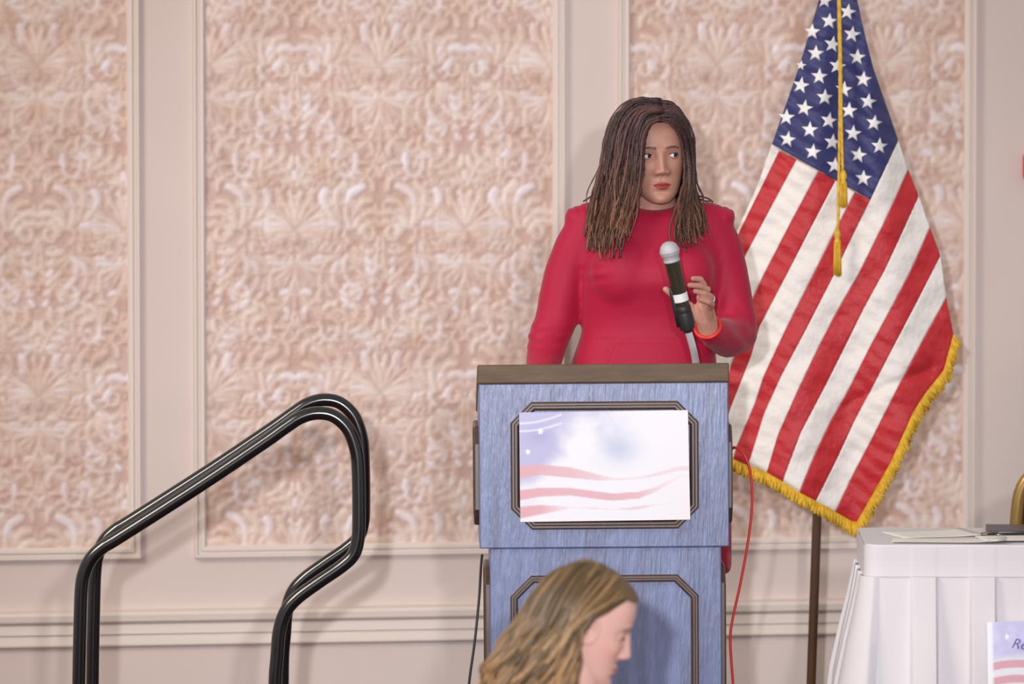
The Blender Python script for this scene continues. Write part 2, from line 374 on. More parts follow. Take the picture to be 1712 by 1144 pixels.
for xs, sg in ((lx(817), -1), (lx(1206), 1)):
    octframe(.05, .31, .15, lz(952), .04, .02, .013, lambda y, z, h: (xs+sg*h, y, z))

tag(lec, 'wooden lectern with painted bluish reflection and brown octagonal mouldings', 'lectern')
# printed poster on the lectern: numpy-drawn flat print on a thin card
def flagprint(nu, nv, kind):
    u, v = np.meshgrid(np.linspace(0, 1, nu), np.linspace(1, 0, nv))     # v measured downward below
    v = 1-v; v = v[::-1]; d = 1-v
    d = np.linspace(0, 1, nv)[:, None]*np.ones((1, nu)); u = np.linspace(0, 1, nu)[None, :]*np.ones((nv, 1))
    nz_ = np.array([[mnoise.fractal(Vector((a*4, b*3, kind*3.1)), 1., 2., 4) for a in u[0]] for b in d[:, 0]])
    c = np.tile(lin((224, 222, 228)), (nv, nu, 1))
    def mixin(m, col): 
        m = np.clip(m, 0, 1)[..., None]; c[:] = c*(1-m)+lin(col)*m
    if kind == 0:
        mixin(.85*sm(1.1-u*1.5-d*1.15+nz_*.4, .0, .7), (160, 156, 200)); mixin(.55*np.exp(-((u-.58)/.13)**2-((d-.33)/.16)**2)+.35*nz_*np.exp(-((u-.5)/.3)**2-((d-.3)/.2)**2), (158, 170, 204))
        mixin(.45*np.exp(-((u-.12)/.09)**2-((d-.22)/.08)**2), (138, 130, 184))
        mixin(.5*sm(u, .75, 1)*sm(d, .1, .9), (224, 216, 216))
        us = [0, .12, .3, .45, .55, .7, .8, .95]
        for ys, ws, al in (([.545, .525, .555, .60, .62, .615, .585, .53], [.06, .05, .05, .03, .012, .010, .014, .02], [1, .9, .8, .6, .3, .25, .4, .35]),
                           ([.755, .73, .73, .765, .785, .77, .72, .60], [.048, .042, .036, .036, .034, .032, .022, .008], [1, .95, .9, .9, .9, .8, .45, .1]),
                           ([.915, .89, .875, .885, .90, .885, .86, .84], [.055, .045, .008, .007, .006, .014, .006, .002], [1, .95, .15, .3, .2, .6, .2, 0])):
            cy = np.interp(u, us, ys); wd = np.interp(u, us, ws); a = np.interp(u, us, al)
            mixin(a*(1-sm(np.abs(d-cy)/wd, .82, 1.12)), (208, 152, 160))
        for a_, b_, c_ in ((.02, .17, .12), (.0, .10, .16)):
            mixin(.6*np.exp(-((d-(b_-.9*(u-a_)**2-.35*u*u))/.008)**2)*(u < .25), (246, 244, 250))
        stars = [(.125, .175, .030), (.05, .36, .026)]
    else:
        mixin(.9*sm(.52-d+nz_*.05, -.02, .1), (186, 180, 224)); mixin(.6*np.clip(nz_+.1, 0, 1)*(d < .5), (226, 222, 246))
        for y0 in (.60, .80, 1.0):
            cy = y0-.04*np.sin(u*5); mixin(.85*(1-sm(np.abs(d-cy)/.055, .8, 1.1)), (206, 130, 146))
        stars = [(.25, .2, .05)]; mixin(1.-sm(u, .05, .09), (238, 236, 242))
    for sx, sy, sr in stars:
        aa = np.arctan2(d-sy, (u-sx)*1.5); rr = np.hypot(d-sy, (u-sx)*1.5)
        k = np.cos(np.pi/5)/np.cos((aa+np.pi/2) % (2*np.pi/5)-np.pi/5)
        mixin(.8*(1-sm(rr/(sr*(.45+.55*np.abs(np.cos(2.5*(aa+np.pi/2)))**2.2)), .8, 1.1)), (250, 250, 252))
    return c
def card(name, c00, c10, c11, c01, th, col, mat_, nrm):
    nv, nu = col.shape[:2]; c00, c10, c11, c01 = (np.array(c) for c in (c00, c10, c11, c01))
    u = np.linspace(0, 1, nu)[None, :, None]; v = np.linspace(0, 1, nv)[:, None, None]
    G = (c00*(1-u)+c10*u)*(1-v)+(c01*(1-u)+c11*u)*v
    mb = MB(); mb.grid(G, col); nrm = np.array(nrm)*th
    V = [c00, c10, c11, c01]; Vb = [p+nrm for p in V]
    mb.add(V+Vb, [(7, 6, 5, 4)]+[(i, (i+1) % 4, (i+1) % 4+4, i+4) for i in range(4)], lin((236, 234, 238)))
    return mb.build(name, mat_, smooth=False)
c = [at(x, y, yy) for x, y, yy in ((868, 690, -.575), (1150, 686, -.572), (1154, 869, -.572), (870, 873, -.575))]
# card stands a little in front of the tilted lectern face
po = card('poster', *[tuple(p) for p in c], .005, flagprint(150, 100, 0), M_print, (0, 1, 0))
tag(po, 'white poster with faded flag stripes mounted on the lectern front', 'poster')

# ------------------------------------------------------------------ microphone and its gooseneck
ms = empty('microphone_stand', at(1163, 640, -.33))
mso = np.array(ms.location)
G = [at(1165, 640, -.31), at(1163, 606, -.33), at(1158, 580, -.35), at(1150, 552, -.36), at(1146, 540, -.36)]
mb = MB(); mb.tube(catmull([tuple(p) for p in G], 30)-mso, .0088, 12); mb.build('gooseneck', M_chrome, ms)
ax0, ax1 = np.array(at(1149, 546, -.36)), np.array(at(1119, 418, -.39))
A = ax1-ax0; Ln = np.linalg.norm(A); A /= Ln
Rm = np.array(Vector((0, 0, 1)).rotation_difference(Vector(A)).to_matrix())
mb = MB(); mb.lathe([(0, -.002), (.0175, -.002), (.0192, .008), (.0194, .035), (.0185, .040), (.017, .035), (0, .03)], ax0-mso-A*.004, Rm, 20); mb.build('clip', M_rubber, ms, sharp=40)
jb = np.array(at(1150, 548, -.36))-mso
mb = MB(); mb.ball(jb, (.013, .013, .016)); mb.build('swivel_joint', M_rubber, ms)
mb = MB(); mb.lathe([(0, .02), (.026, .02), (.028, .008), (.028, .001), (0, .001)], np.array((G[0].x, -.31, lz(608)-.056+.0045))-mso, None, 24); mb.build('mounting_flange', M_rubber, ms, sharp=30)
mb = MB(); sd = np.array((-.0185, -.004, 0)); mb.tube(np.array([ax0+A*f for f in (.0, .05, .085, .10)])-mso+sd, [.007, .0065, .006, .003], 10); mb.build('clip_arm', M_rubber, ms)
tag(ms, 'chrome gooseneck and black clip rising from the lectern top', 'microphone stand')
mic = empty('microphone', tuple(ax0)); 
def mpart(name, prof, m): mb = MB(); mb.lathe(prof, (0, 0, 0), Rm, 28); return mb.build(name, m, mic, sharp=50)
k = Ln
mpart('handle', [(0, .004), (.0168, .004), (.0172, .02), (.0172, k*.45), (.0180, k*.7), (.0186, k*.82), (.0190, k*.86), (.0, k*.86)], M_mic)
mpart('battery_cap', [(.0, .03), (.0172, .034), (.0186, .038), (.0186, .050), (.0174, .052)], M_rubber)
mpart('white_ring', [(.0165, k*.33), (.0188, k*.335), (.0188, k*.435), (.0165, k*.44)], M_white)
mpart('collar', [(.0186, k*.845), (.0198, k*.85), (.0205, k*.872), (.0195, k*.88)], M_grille)
hc = k*.985
mpart('grille', [(.0190, k*.865)]+[(.0238*math.cos(a), hc+.0238*math.sin(a)) for a in np.linspace(-.65, math.pi/2, 14)], M_grille)
mpart('grille_band', [(.0238, hc-.003), (.0245, hc-.002), (.0245, hc+.002), (.0238, hc+.003)], M_grille)
tag(mic, 'handheld microphone with silver grille and white band before the speaker', 'microphone')

# ------------------------------------------------------------------ heads
HT = np.array([(-.1205, .005, -.068, -.050), (-.1165, .022, -.083, -.030), (-.108, .034, -.088, -.005), (-.094, .0465, -.089, .022), (-.072, .0565, -.087, .05), (-.045, .0640, -.087, .07),
               (-.015, .0700, -.088, .083), (.015, .0735, -.0885, .092), (.045, .0745, -.088, .096), (.070, .0695, -.0815, .092), (.090, .060, -.067, .078), (.103, .043, -.046, .056), (.110, .022, -.022, .030), (.1122, .003, -.004, .006)])
def head_geo(skin, lip, na=200, nzl=190):
    zt_ = catmull(HT, 600); s = np.r_[0, np.cumsum(np.hypot(np.diff(zt_[:, 0]), np.diff(zt_[:, 2])))]
    t = np.linspace(0, s[-1], nzl); T = np.stack([np.interp(t, s, zt_[:, k]) for k in range(4)], 1)
    a = np.arange(na)/na*2*math.pi-math.pi/2
    a = a+.32*np.sin(2*(a+math.pi/2))*0-.28*np.sin(a+math.pi/2)          # denser in front
    ca, sa = np.cos(a), np.sin(a); ex = 2/2.25
    w_, yf, yb = T[:, 1][:, None], T[:, 2][:, None], T[:, 3][:, None]
    cy = .35*yf*0+(yf+yb)/2*.9
    X = w_*np.sign(ca)*np.abs(ca)**ex
    Y = np.where(sa < 0, cy-(cy-yf)*np.abs(sa)**ex, cy+(yb-cy)*np.abs(sa)**ex); Z = T[:, 0][:, None]*np.ones_like(X)
    fr = sm(-sa*np.ones_like(X), .0, .45); D = np.zeros_like(X); ax = np.abs(X)
    g = lambda x, s_: np.exp(-(x/s_)**2)
    nh = np.interp(Z, [-.0530, -.0485, -.0445, -.040, -.036, -.026, -.012, .004, .016], [0, .004, .0165, .0225, .0230, .0185, .0120, .0055, 0])
    ns = np.interp(Z, [-.046, -.036, -.02, .005], [.0135, .0130, .0108, .0095])
    D += nh*g(X, ns)*1.0
    D += .0105*g(ax-.0150, .0066)*g(Z+.0405, .0070)
    D -= .0050*g(ax-.0055, .0032)*g(Z+.0475, .0028)
    D += .0030*g(ax-.030, .020)*g(Z-.024, .009)
    D -= .0085*g(ax-.0330, .0165)*g(Z-.001, .0115)
    D -= .0035*g(ax-.016, .007)*g(Z-.001, .010)
    D += .0050*g(ax-.044, .018)*g(Z+.030, .018)
    ml = -.0725
    D += .0035*g(X, .028)*g(Z-ml, .016)
    D += .0048*g(X, .0165)*g(Z-(ml+.0042), .0038)*(1-.25*g(X, .004)) + .0060*g(X, .0150)*g(Z-(ml-.0058), .0046)
    D -= .0042*g(X, .019)*g(Z-ml, .0013)
    D -= .0016*g(X, .0028)*g(Z+.058, .006)
    D -= .0035*g(X, .016)*g(Z+.0885, .006)
    D += .0055*g(X, .017)*g(Z+.107, .011)
    Y = Y-D*fr
    c = np.tile(np.asarray(skin), X.shape+(1,)).astype(float)
    q = np.clip(1-(X/.0222)**2, 0, 1)
    up = ml+.0080*q**.8*(1-.16*g(X, .0035)); lo = ml-.0106*q**.9
    m = (sm(up+.0006-Z, 0, .0012)*sm(Z-lo+.0006, 0, .0012)*(ax < .0222)*(Y < -.05))[..., None]
    c = c*(1-m)+np.asarray(lip)*m
    m = (.65*g(X, .020)*g(Z-ml, .0011)*(Y < -.05))[..., None]; c = c*(1-m)+np.asarray(lip)*.30*m
    m = (.35*(g(ax-.045, .02)*g(Z+.035, .02))*(Y < 0))[..., None]; c = c*(1-m)+np.asarray(skin)*np.array([1.06, .88, .86])*m
    return np.stack([X, Y, Z], -1), c
def head_add(mb, skin, lip, brow, M, lids=(.40, -.34), ear_y=.012):
    G, c = head_geo(skin, lip); flat = G.reshape(-1, 3)
    tr = lambda V: (np.asarray(V).reshape(-1, 3)@np.array(M.to_3x3()).T+np.array(M.translation)).reshape(np.asarray(V).shape)
    mb.grid(tr(G), c, cv=True)
    fv = flat[flat[:, 1] < -.03]
    def surf(x, z): 
        d = (fv[:, 0]-x)**2+(fv[:, 2]-z)**2; i = np.argsort(d)[:4]; return fv[i, 1].mean()
    for sx in (-1, 1):                                   # lids, brows, ears
        ec = np.array((sx*.0325, -.0695, 0)); R = .0136
        ua = np.linspace(-1.75, 1.75, 43); q = np.clip(1-(ua/1.02)**2, 0, 1)
        eu = lids[0]*q**.75; el = lids[1]*q**.85
        for lo_, hi_, ty in ((eu, np.full_like(ua, 1.25), 1), (np.full_like(ua, -1.2), el, 0)):
            G2 = []; C2 = []
            for t in np.linspace(0, 1, 9):
                e = lo_+(hi_-lo_)*t; rr = R+(.0006 if (t < .15 and ty) or (t > .85 and not ty) else 0)
                G2.append(np.stack([ec[0]+rr*np.sin(ua)*np.cos(e)*1.0, ec[1]-rr*np.cos(ua)*np.cos(e), ec[2]+rr*np.sin(e)*.95], 1))
                C2.append(np.tile(np.asarray(skin)*(.70 if (ty and t < .5) else .90), (len(ua), 1)))  # upper lids darkened: shading around the eyes put into the skin colour
            mb.grid(tr(np.array(G2)), np.array(C2))
        lash = np.stack([ec[0]+(R+.0007)*np.sin(ua)*np.cos(eu), ec[1]-(R+.0007)*np.cos(ua)*np.cos(eu), ec[2]+(R+.0007)*np.sin(eu)*.95], 1)[9:-9]
        mb.tube(tr(lash), .0010 if lids[0] > 0 else .0020, 6, col=lin((28, 20, 20)) if lids[0] > 0 else lin((96, 62, 54)))
        B = catmull([(.0120, .0182), (.022, .0205), (.034, .0214), (.0475, .0172)], 14)
        bt = np.array([(sx*x, surf(sx*x, z)-.0004, z) for x, z in B])
        top, bot = [], []
        for i, (x, y, z) in enumerate(bt):
            h = .0044*(1-.6*(i/13))*(.6+.4*min(1, i/3)); top.append((x, y+.0004, z+h)); bot.append((x, y-.0006, z-h))
        mb.grid(tr(np.array([top, [(x, y-.0012, z) for x, y, z in bt], bot])), brow)
        th = np.linspace(0, 2*math.pi, 22, endpoint=False)       # ear: rim and bowl
        rim = np.array([(sx*(.0755+.010*(.5+.5*math.cos(t))), ear_y+.017*math.cos(t)*1.0, -.008+.031*math.sin(t)*(1.0-.18*(math.sin(t) < 0))) for t in th])
        rim2 = np.vstack([rim, rim[:1]])
        mb.tube(tr(rim2), .0042, 8, False, col=np.asarray(skin)*1.03)
        bowl = np.array([[(p[0]*(1-.06*f), ear_y+(p[1]-ear_y)*(1-f), -.008+(p[2]+.008)*(1-f)) for p in rim] for f in (0, .35, .7, .99)])
        mb.grid(tr(bowl), np.asarray(skin)*.93, cv=True)
    return tr
def eyes(tr, parent, gaze, iris):
    for sx in (-1, 1):
        ec = np.array((sx*.0325, -.0695, 0)); g = np.array(gaze)/np.linalg.norm(gaze)
        th = np.r_[np.linspace(0, .62, 22), np.linspace(.68, math.pi, 16)]; ph = np.arange(28)/28*2*math.pi
        a = np.cross(g, (0, 0, 1)); a /= np.linalg.norm(a); b = np.cross(g, a)
        G = np.array([[ec+.0124*(math.cos(t)*g+math.sin(t)*(math.cos(p)*a+math.sin(p)*b)) for p in ph] for t in th])
        C = np.array([[lin((12, 9, 8)) if t < .20 else (iris if t < .46 else lin((205, 200, 206)))]*28 for t in th])
        mb = MB(); mb.grid(tr(G), C, cv=True); mb.build('eye', M_eye, parent)

def strands(mb, guides, count, rad, cols, wob=.004, seg=26, sides=6, jit=.006, tipvar=.12, coil=0, seed=1, curl=.0):
    R = np.random.default_rng(seed); g = [catmull(q, 40) for q in guides]; n = len(g)
    for k in range(count):
        s = R.uniform(0, n-1); i = min(int(s), n-2); f = s-i
        P = g[i]*(1-f)+g[i+1]*f
        off = R.normal(0, jit, 3); ramp = np.linspace(.45, 1.3, 40)[:, None]
        P = P+off*ramp; end = int(40*(1-R.uniform(0, tipvar))); P = resample(P[:end], seg)
        t = np.linspace(0, 1, seg)
        for ax in range(3):
            P[:, ax] += wob*t*np.sin(t*R.uniform(5, 16)+R.uniform(0, 6.3))*R.uniform(.3, 1)
        if curl:
            fq = R.uniform(10, 17); ph = R.uniform(0, 6.3); am = curl*sm(t, .3, .75)
            P[:, 0] += am*np.sin(fq*t+ph); P[:, 1] += am*np.cos(fq*t+ph); P[:, 2] += .5*am*np.sin(fq*t+ph+1)
        r = rad*R.uniform(.7, 1.3)*(1-.55*t**3)
        if coil: r = r*(1+coil*np.sin(t*R.uniform(55, 90)+R.uniform(0, 6)))
        base, tip = cols[0], cols[1]; sh = R.choice((.4, .6, .8, 1.0, 1.25, 1.6))
        c = np.array([(base*(1-q)+tip*q)*sh for q in sm(t, .35, 1.)])
        mb.tube(P, r, sides, True, c)

# ------------------------------------------------------------------ speaker in the red dress
SK = lin((184, 134, 115)); LIP = lin((158, 66, 62))
p1 = empty('person', at(1085, 1150, .02)); p1.location.z = 0; P1O = np.array(p1.location)
def W(px, py, y): return np.array(at(px, py, y))-P1O
def R1(py, xl, xr, yf, yb):
    a, b = W(xl, py, 0), W(xr, py, 0); return ((a[0]+b[0])/2, a[2], (b[0]-a[0])/2, yf-P1O[1], yb-P1O[1])
TORSO = [R1(334, 1052, 1140, .025, .075), R1(341, 1015, 1176, -.0, .085), R1(349, 995, 1194, -.035, .095), R1(358, 985, 1202, -.062, .10), R1(375, 978, 1204, -.080, .105), R1(410, 974, 1204, -.105, .105),
         R1(445, 974, 1204, -.128, .10), R1(470, 974, 1203, -.130, .095), R1(500, 973, 1202, -.112, .09), R1(530, 974, 1198, -.100, .085), R1(552, 973, 1195, -.098, .085),
         R1(575, 966, 1195, -.104, .09), R1(606, 954, 1198, -.115, .105), R1(680, 940, 1214, -.13, .135), R1(760, 938, 1220, -.13, .14), R1(860, 946, 1221, -.125, .135), R1(945, 955, 1222, -.125, .13), R1(955, 957, 1220, -.12, .125)]
LARM = [(988, 372, .0), (963, 412, .0), (946, 455, .0), (936, 500, -.005), (930, 535, -.01), (917, 566, -.025), (909, 606, -.07), (908, 634, -.155)]
LAR = [.052, .054, .0535, .054, .053, .052, .045, .034]
RARM = [(1183, 372, .0), (1205, 412, .0), (1216, 461, .0), (1224, 505, -.01), (1232, 556, -.025), (1216, 566, -.09), (1196, 558, -.18), (1187, 555, -.215)]
RAR = [.052, .054, .0535, .053, .0535, .049, .039, .034]
mb = MB(); loft(mb, TORSO)
capsules(mb, [W(*q) for q in LARM], LAR); capsules(mb, [W(*q) for q in RARM], RAR)
mb.ball(W(966, 362, .005), (.036, .045, .026)); mb.ball(W(1207, 362, .005), (.036, .045, .026))      # gathered sleeve heads
mb.ball(W(1042, 455, -.080), (.082, .056, .085)); mb.ball(W(1138, 455, -.080), (.082, .056, .085))
V, F = remesh(mb, .0065, 20, .5)
# cloth detail: gathers at the sleeve heads, pulls at the elbows and under the bust, skirt pleats
Vw = V+P1O; pxs = 856+Vw[:, 0]/(Vw[:, 1]+14)*FPX; pys = (CAMZ-Vw[:, 2])/(Vw[:, 1]+14)*FPX
nrm = np.zeros_like(V); fa = np.array([f[:3] for f in F]); fn = np.cross(V[fa[:, 1]]-V[fa[:, 0]], V[fa[:, 2]]-V[fa[:, 0]])
for k in range(3): np.add.at(nrm, fa[:, k], fn)
nrm /= np.linalg.norm(nrm, axis=1)[:, None]+1e-9
d = np.zeros(len(V)); G2 = lambda a, b: np.exp(-(a/b)**2)
d += .0016*np.sin(pxs*.55)*G2(pys-352, 14)*(G2(pxs-962, 26)+G2(pxs-1212, 24))
d += .0022*np.sin(pys*.36+pxs*.10)*G2(pys-562, 24)*(G2(pxs-905, 34))
d += .0018*np.sin(pys*.16-pxs*.2)*G2(pys-545, 40)*G2(pxs-1240, 30)
d += .0030*np.sin(pys*.30+pxs*.04)*G2(pys-460, 18)*G2(pxs-993, 20)
d -= .0030*G2(pys-571-.012*(pxs-1085), 2.2)*(Vw[:, 1] < -.02)*G2(pxs-1085, 120)**.3
dl = (pxs-(1027-(pys-573)*.45)); d += (-.005*G2(dl, 3)+.003*G2(dl-9, 7))*sm(pys, 568, 580)*(Vw[:, 1] < 0)
d += .005*np.sin(pxs*.11)*sm(pys, 600, 800)
mb = MB(); mb.add(V+nrm*d[:, None], F)
mb.build('dress', M_dress, p1)['label'] = 'crimson long-sleeved fitted dress'
zt_b = lambda y: lz(608)-.105*((y+.55)/.45)              # height of the sloping lectern top
LT_w = np.array((W(908, 652, -.275)[0], -.17-P1O[1], zt_b(-.17)+.034))
# skin: torso, neck, arms, legs in one voxel union, then the two hands and the head in the same mesh
mb = MB()
loft(mb, [(cx, z, hw*.88, yf+.022, yb-.022) for cx, z, hw, yf, yb in TORSO[2:14]])
capsules(mb, [W(1093, 385, .03), W(1093, 352, .018), W(1094, 325, .010), W(1094, 300, .012)], [.066, .056, .0535, .053], 20)
capsules(mb, [W(*q) for q in LARM]+[LT_w], [r*.82 for r in LAR]+[.024]); capsules(mb, [W(*q) for q in RARM], [.04]*5+[.038, .032, .029])
for sx, fx in ((1040, 1046), (1135, 1132)):
    k0, k1, k2 = W(sx, 640, .01), W(sx, 950, -.005), W(fx, 1280, .03)
    k2[2] = .085; capsules(mb, [k0, (k0+k1)/2, k1, k1*.6+k2*.4+np.array((0, .02, 0)), k2], [.085, .075, .055, .052, .036], 16)
    capsules(mb, [k2, k2+np.array((0, -.07, -.04)), k2+np.array((0, -.15, -.06))], [.036, .033, .022])
V, F = remesh(mb, .0075, 6, .5)
body = MB(); body.add(V, F, SK)
def hand(mb, wrist, palm, fingers, thumb, col, vox=.0021, rw=.026, r=.0078):
    h = MB(); w_ = np.asarray(wrist); 
    capsules(h, palm[0], palm[1], 14)
    kn = [f[0] for f in fingers]
    for f in fingers:
        b = np.asarray(f[0]); 
        capsules(h, [w_*.45+b*.55, b], [.0125, .0105], 12)
        capsules(h, f, [.0095, .0085, .0078, .0066][:len(f)], 12)
    for a, b in zip(kn[:-1], kn[1:]):
        capsules(h, [w_*.3+np.asarray(a)*.7, w_*.3+np.asarray(b)*.7], [.0105, .0105], 10)
    capsules(h, thumb, [.0165, .0125, .0098, .0078][:len(thumb)], 12)
    V, F = remesh(h, vox, 4, .5); mb.add(V, F, col)
HS = lin((196, 142, 124))
RH_w = W(1185, 553, -.225)
hand(body, RH_w, ([W(1190, 557, -.20), RH_w, W(1180, 532, -.245), W(1178, 512, -.262)], [.028, .026, .026, .022]),
     [[W(1171, 497, -.262), W(1177, 477, -.288), W(1171, 467, -.300), W(1159, 466, -.312)],
      [W(1176, 501, -.275), W(1183, 484, -.305), W(1170, 478, -.322), W(1153, 477, -.330)],
      [W(1181, 507, -.285), W(1188, 496, -.315), W(1178, 491, -.335), W(1162, 487, -.342)],
      [W(1185, 515, -.288), W(1190, 509, -.312), W(1184, 505, -.332), W(1171, 501, -.340)]],
     [W(1172, 533, -.250), W(1153, 513, -.262), W(1131, 498, -.268), W(1113, 484, -.272)], HS)
LH_w = W(908, 652, -.275)
zt_b = lambda y: lz(608)-.105*((y+.55)/.45)              # height of the sloping lectern top
def LT(dx, y, up): 
    y = y+.085; q = np.array((LH_w[0]+dx, y-P1O[1], zt_b(y)+up*.62+.006)); return q
LHw = LT(0, -.285, .030)
hand(body, LHw, ([LT(0, -.25, .045), LHw, LT(.005, -.32, .024)], [.027, .025, .022]),
     [[LT(-.030+.019*k, -.355, .020), LT(-.034+.022*k, -.395+.003*abs(k-1.4), .022), LT(-.036+.024*k, -.42, .014), LT(-.037+.025*k, -.438+.006*abs(k-1.4), .008)] for k in range(4)],
     [LT(.030, -.30, .020), LT(.052, -.325, .016), LT(.064, -.352, .012), LT(.068, -.375, .009)], HS)
Hc = W(1094.5, 258, .0)
M = Matrix.Translation(Hc) @ Matrix.Rotation(math.radians(9), 4, 'Z') @ Matrix.Rotation(math.radians(-2.2), 4, 'Y') @ Matrix.Rotation(math.radians(1.0), 4, 'X')
tr1 = head_add(body, SK, LIP, lin((104, 70, 57)), M)
body.build('body', M_skin, p1)
eyes(tr1, p1, (.46, -1, .02), lin((44, 26, 20)))
# nails would be a few tenths of a pixel; wristband, ring
def torus(c, nrm, R, r, sx=1.0):
    q = Vector((0, 0, 1)).rotation_difference(Vector(nrm)).to_matrix(); a = np.linspace(0, 2*math.pi, 41)
    return np.array([np.array(c)+np.array(q@Vector((R*math.cos(t)*sx, R*math.sin(t), 0))) for t in a])
fd = W(1180, 532, -.245)-W(1190, 557, -.19)
mb = MB(); mb.tube(torus((RH_w*.7+W(1180, 532, -.245)*.3), fd, .031, .004), .0050, 10, False)
mb.build('wristband', M_band, p1)['label'] = 'bright red wristband'
mb = MB(); mb.tube(torus(W(1187.5, 499, -.308), W(1188, 496, -.315)-W(1181, 507, -.285), .0105, .002), .0022, 8, False); mb.ball(W(1190, 503, -.305), .0042, 10, 6)
mb.build('finger_ring', M_ring, p1)
for fx, sx in ((1046, 1040), (1132, 1135)):
    k2 = W(fx, 1280, .03); mb = MB()
    capsules(mb, [np.array((k2[0], k2[1]+.02, .05)), np.array((k2[0], k2[1]-.06, .035)), np.array((k2[0], k2[1]-.15, .024))], [.040, .038, .026], 14)
    mb.box(k2[0]-.016, k2[0]+.016, k2[1]+.005, k2[1]+.04, 0, .05)
    V, F = remesh(mb, .005, 3); V[:, 2] = np.maximum(V[:, 2], .0); mb = MB(); mb.add(V, F); mb.build('shoe', M_shoe, p1)
# locs
def GW(L): return [[W(*q) for q in g] for g in L]
LEFT = GW([[(1103, 199, -.092), (1087, 208, -.100), (1075, 236, -.104), (1070, 275, -.104), (1067, 315, -.100), (1054, 365, -.125), (1043, 405, -.155)],
           [(1105, 190, -.085), (1075, 196, -.098), (1060, 230, -.104), (1053, 280, -.106), (1047, 330, -.106), (1035, 385, -.14), (1027, 432, -.165)],
           [(1106, 180, -.06), (1065, 182, -.072), (1037, 220, -.082), (1029, 280, -.088), (1021, 335, -.094), (1011, 390, -.14), (1006, 436, -.16)],
           [(1104, 171, -.02), (1060, 173, -.028), (1024, 215, -.035), (1014, 280, -.045), (1002, 330, -.075), (994, 380, -.125), (992, 425, -.145)],
           [(1100, 168, .02), (1055, 174, .025), (1020, 220, .03), (1009, 280, .018), (995, 328, -.03), (987, 370, -.10), (986, 412, -.13)],
           [(1096, 172, .06), (1060, 180, .078), (1032, 225, .095), (1022, 290, .09), (1008, 328, .10), (1004, 380, .125), (1003, 430, .13)]])
RIGHT = GW([[(1106, 199, -.092), (1126, 205, -.090), (1145, 229, -.072), (1152, 262, -.054), (1151, 300, -.058), (1141, 340, -.090), (1132, 385, -.135), (1137, 415, -.15)],
            [(1107, 190, -.083), (1131, 195, -.078), (1148, 225, -.060), (1153, 265, -.045), (1152, 310, -.05), (1146, 350, -.10), (1144, 390, -.135), (1152, 424, -.15)],
            [(1107, 178, -.05), (1129, 185, -.047), (1150, 222, -.03), (1154, 268, -.02), (1155, 315, -.035), (1157, 350, -.085), (1163, 385, -.125), (1170, 405, -.14)],
            [(1102, 170, 0), (1127, 177, .005), (1149, 222, .01), (1156, 270, .012), (1158, 312, -.005), (1166, 335, -.055), (1175, 365, -.10), (1180, 395, -.12)],
            [(1096, 173, .06), (1120, 182, .07), (1140, 225, .088), (1145, 280, .09), (1147, 325, .10), (1152, 370, .125), (1156, 420, .13)]])
BACK = [LEFT[-1], GW([[(1095, 172, .05), (1088, 185, .100), (1080, 230, .122), (1078, 290, .118), (1078, 330, .115), (1076, 380, .13), (1075, 430, .135)]])[0],
        GW([[(1095, 172, .05), (1104, 185, .100), (1112, 230, .118), (1115, 290, .115), (1118, 330, .112), (1120, 380, .13), (1122, 430, .135)]])[0], RIGHT[-1]]
hair = MB(); CD, CT = lin((70, 44, 42)), lin((112, 74, 54))
strands(hair, LEFT, 190, .0040, (CD, CT), .010, 40, 6, .0060, .20, .22, 3); strands(hair, LEFT, 70, .0026, (CD*1.3, CT*1.2), .013, 40, 5, .0085, .16, .2, 23)
strands(hair, RIGHT, 130, .0038, (CD*.85, CT*.6), .008, 40, 6, .0036, .18, .2, 4); strands(hair, RIGHT, 40, .0025, (CD, CT*.9), .011, 40, 5, .007, .12, .2, 24)
strands(hair, BACK, 110, .0042, (CD*.8, CT*.7), .005, 26, 6, .006, .1, .1, 5)
for g_ in ([(1020, 235, .03), (1009, 262, .01), (1002, 285, 0)], [(1152, 255, 0), (1160, 275, -.01), (1163, 291, -.01), (1158, 293, -.01)], [(1158, 325, 0), (1172, 329, -.03), (1184, 332, -.04), (1192, 338, -.04)],
           [(1000, 320, -.05), (986, 330, -.06), (975, 337, -.06)], [(1160, 328, -.02), (1178, 336, -.04), (1190, 336, -.04)], [(990, 350, -.1), (980, 372, -.11), (978, 395, -.12)]):
    hair.tube(catmull([W(*q) for q in g_], 12), .0022, 6, True, CD)
G, c_ = head_geo(SK, LIP, 120, 110); flat = G.reshape(-1, 3)          # scalp under the locs
hl = np.where(flat[:, 1] < -.02, .076, -.10)
mask = (flat[:, 2] > hl)|((np.abs(flat[:, 0]) > .060)&(flat[:, 2] > .02)&(flat[:, 1] > -.045)); mask = mask.reshape(G.shape[:2])
ctr = np.array((0, .005, 0)); off = (flat-ctr); off /= np.linalg.norm(off, axis=1)[:, None]; sc = tr1((flat+off*.006)).reshape(-1, 3)
n_, m_ = mask.shape; ff = [(i*m_+j, i*m_+(j+1) % m_, (i+1)*m_+(j+1) % m_, (i+1)*m_+j) for i in range(n_-1) for j in range(m_) if mask[i, j] and mask[i+1, j] and mask[i, (j+1) % m_] and mask[i+1, (j+1) % m_]]
hair.add(sc, ff, CD*.6)
hair.build('hair', M_hair, p1)['label'] = 'long dark brown locs with auburn tips'
tag(p1, 'standing speaker in crimson dress with long brown locs behind the lectern', 'person')

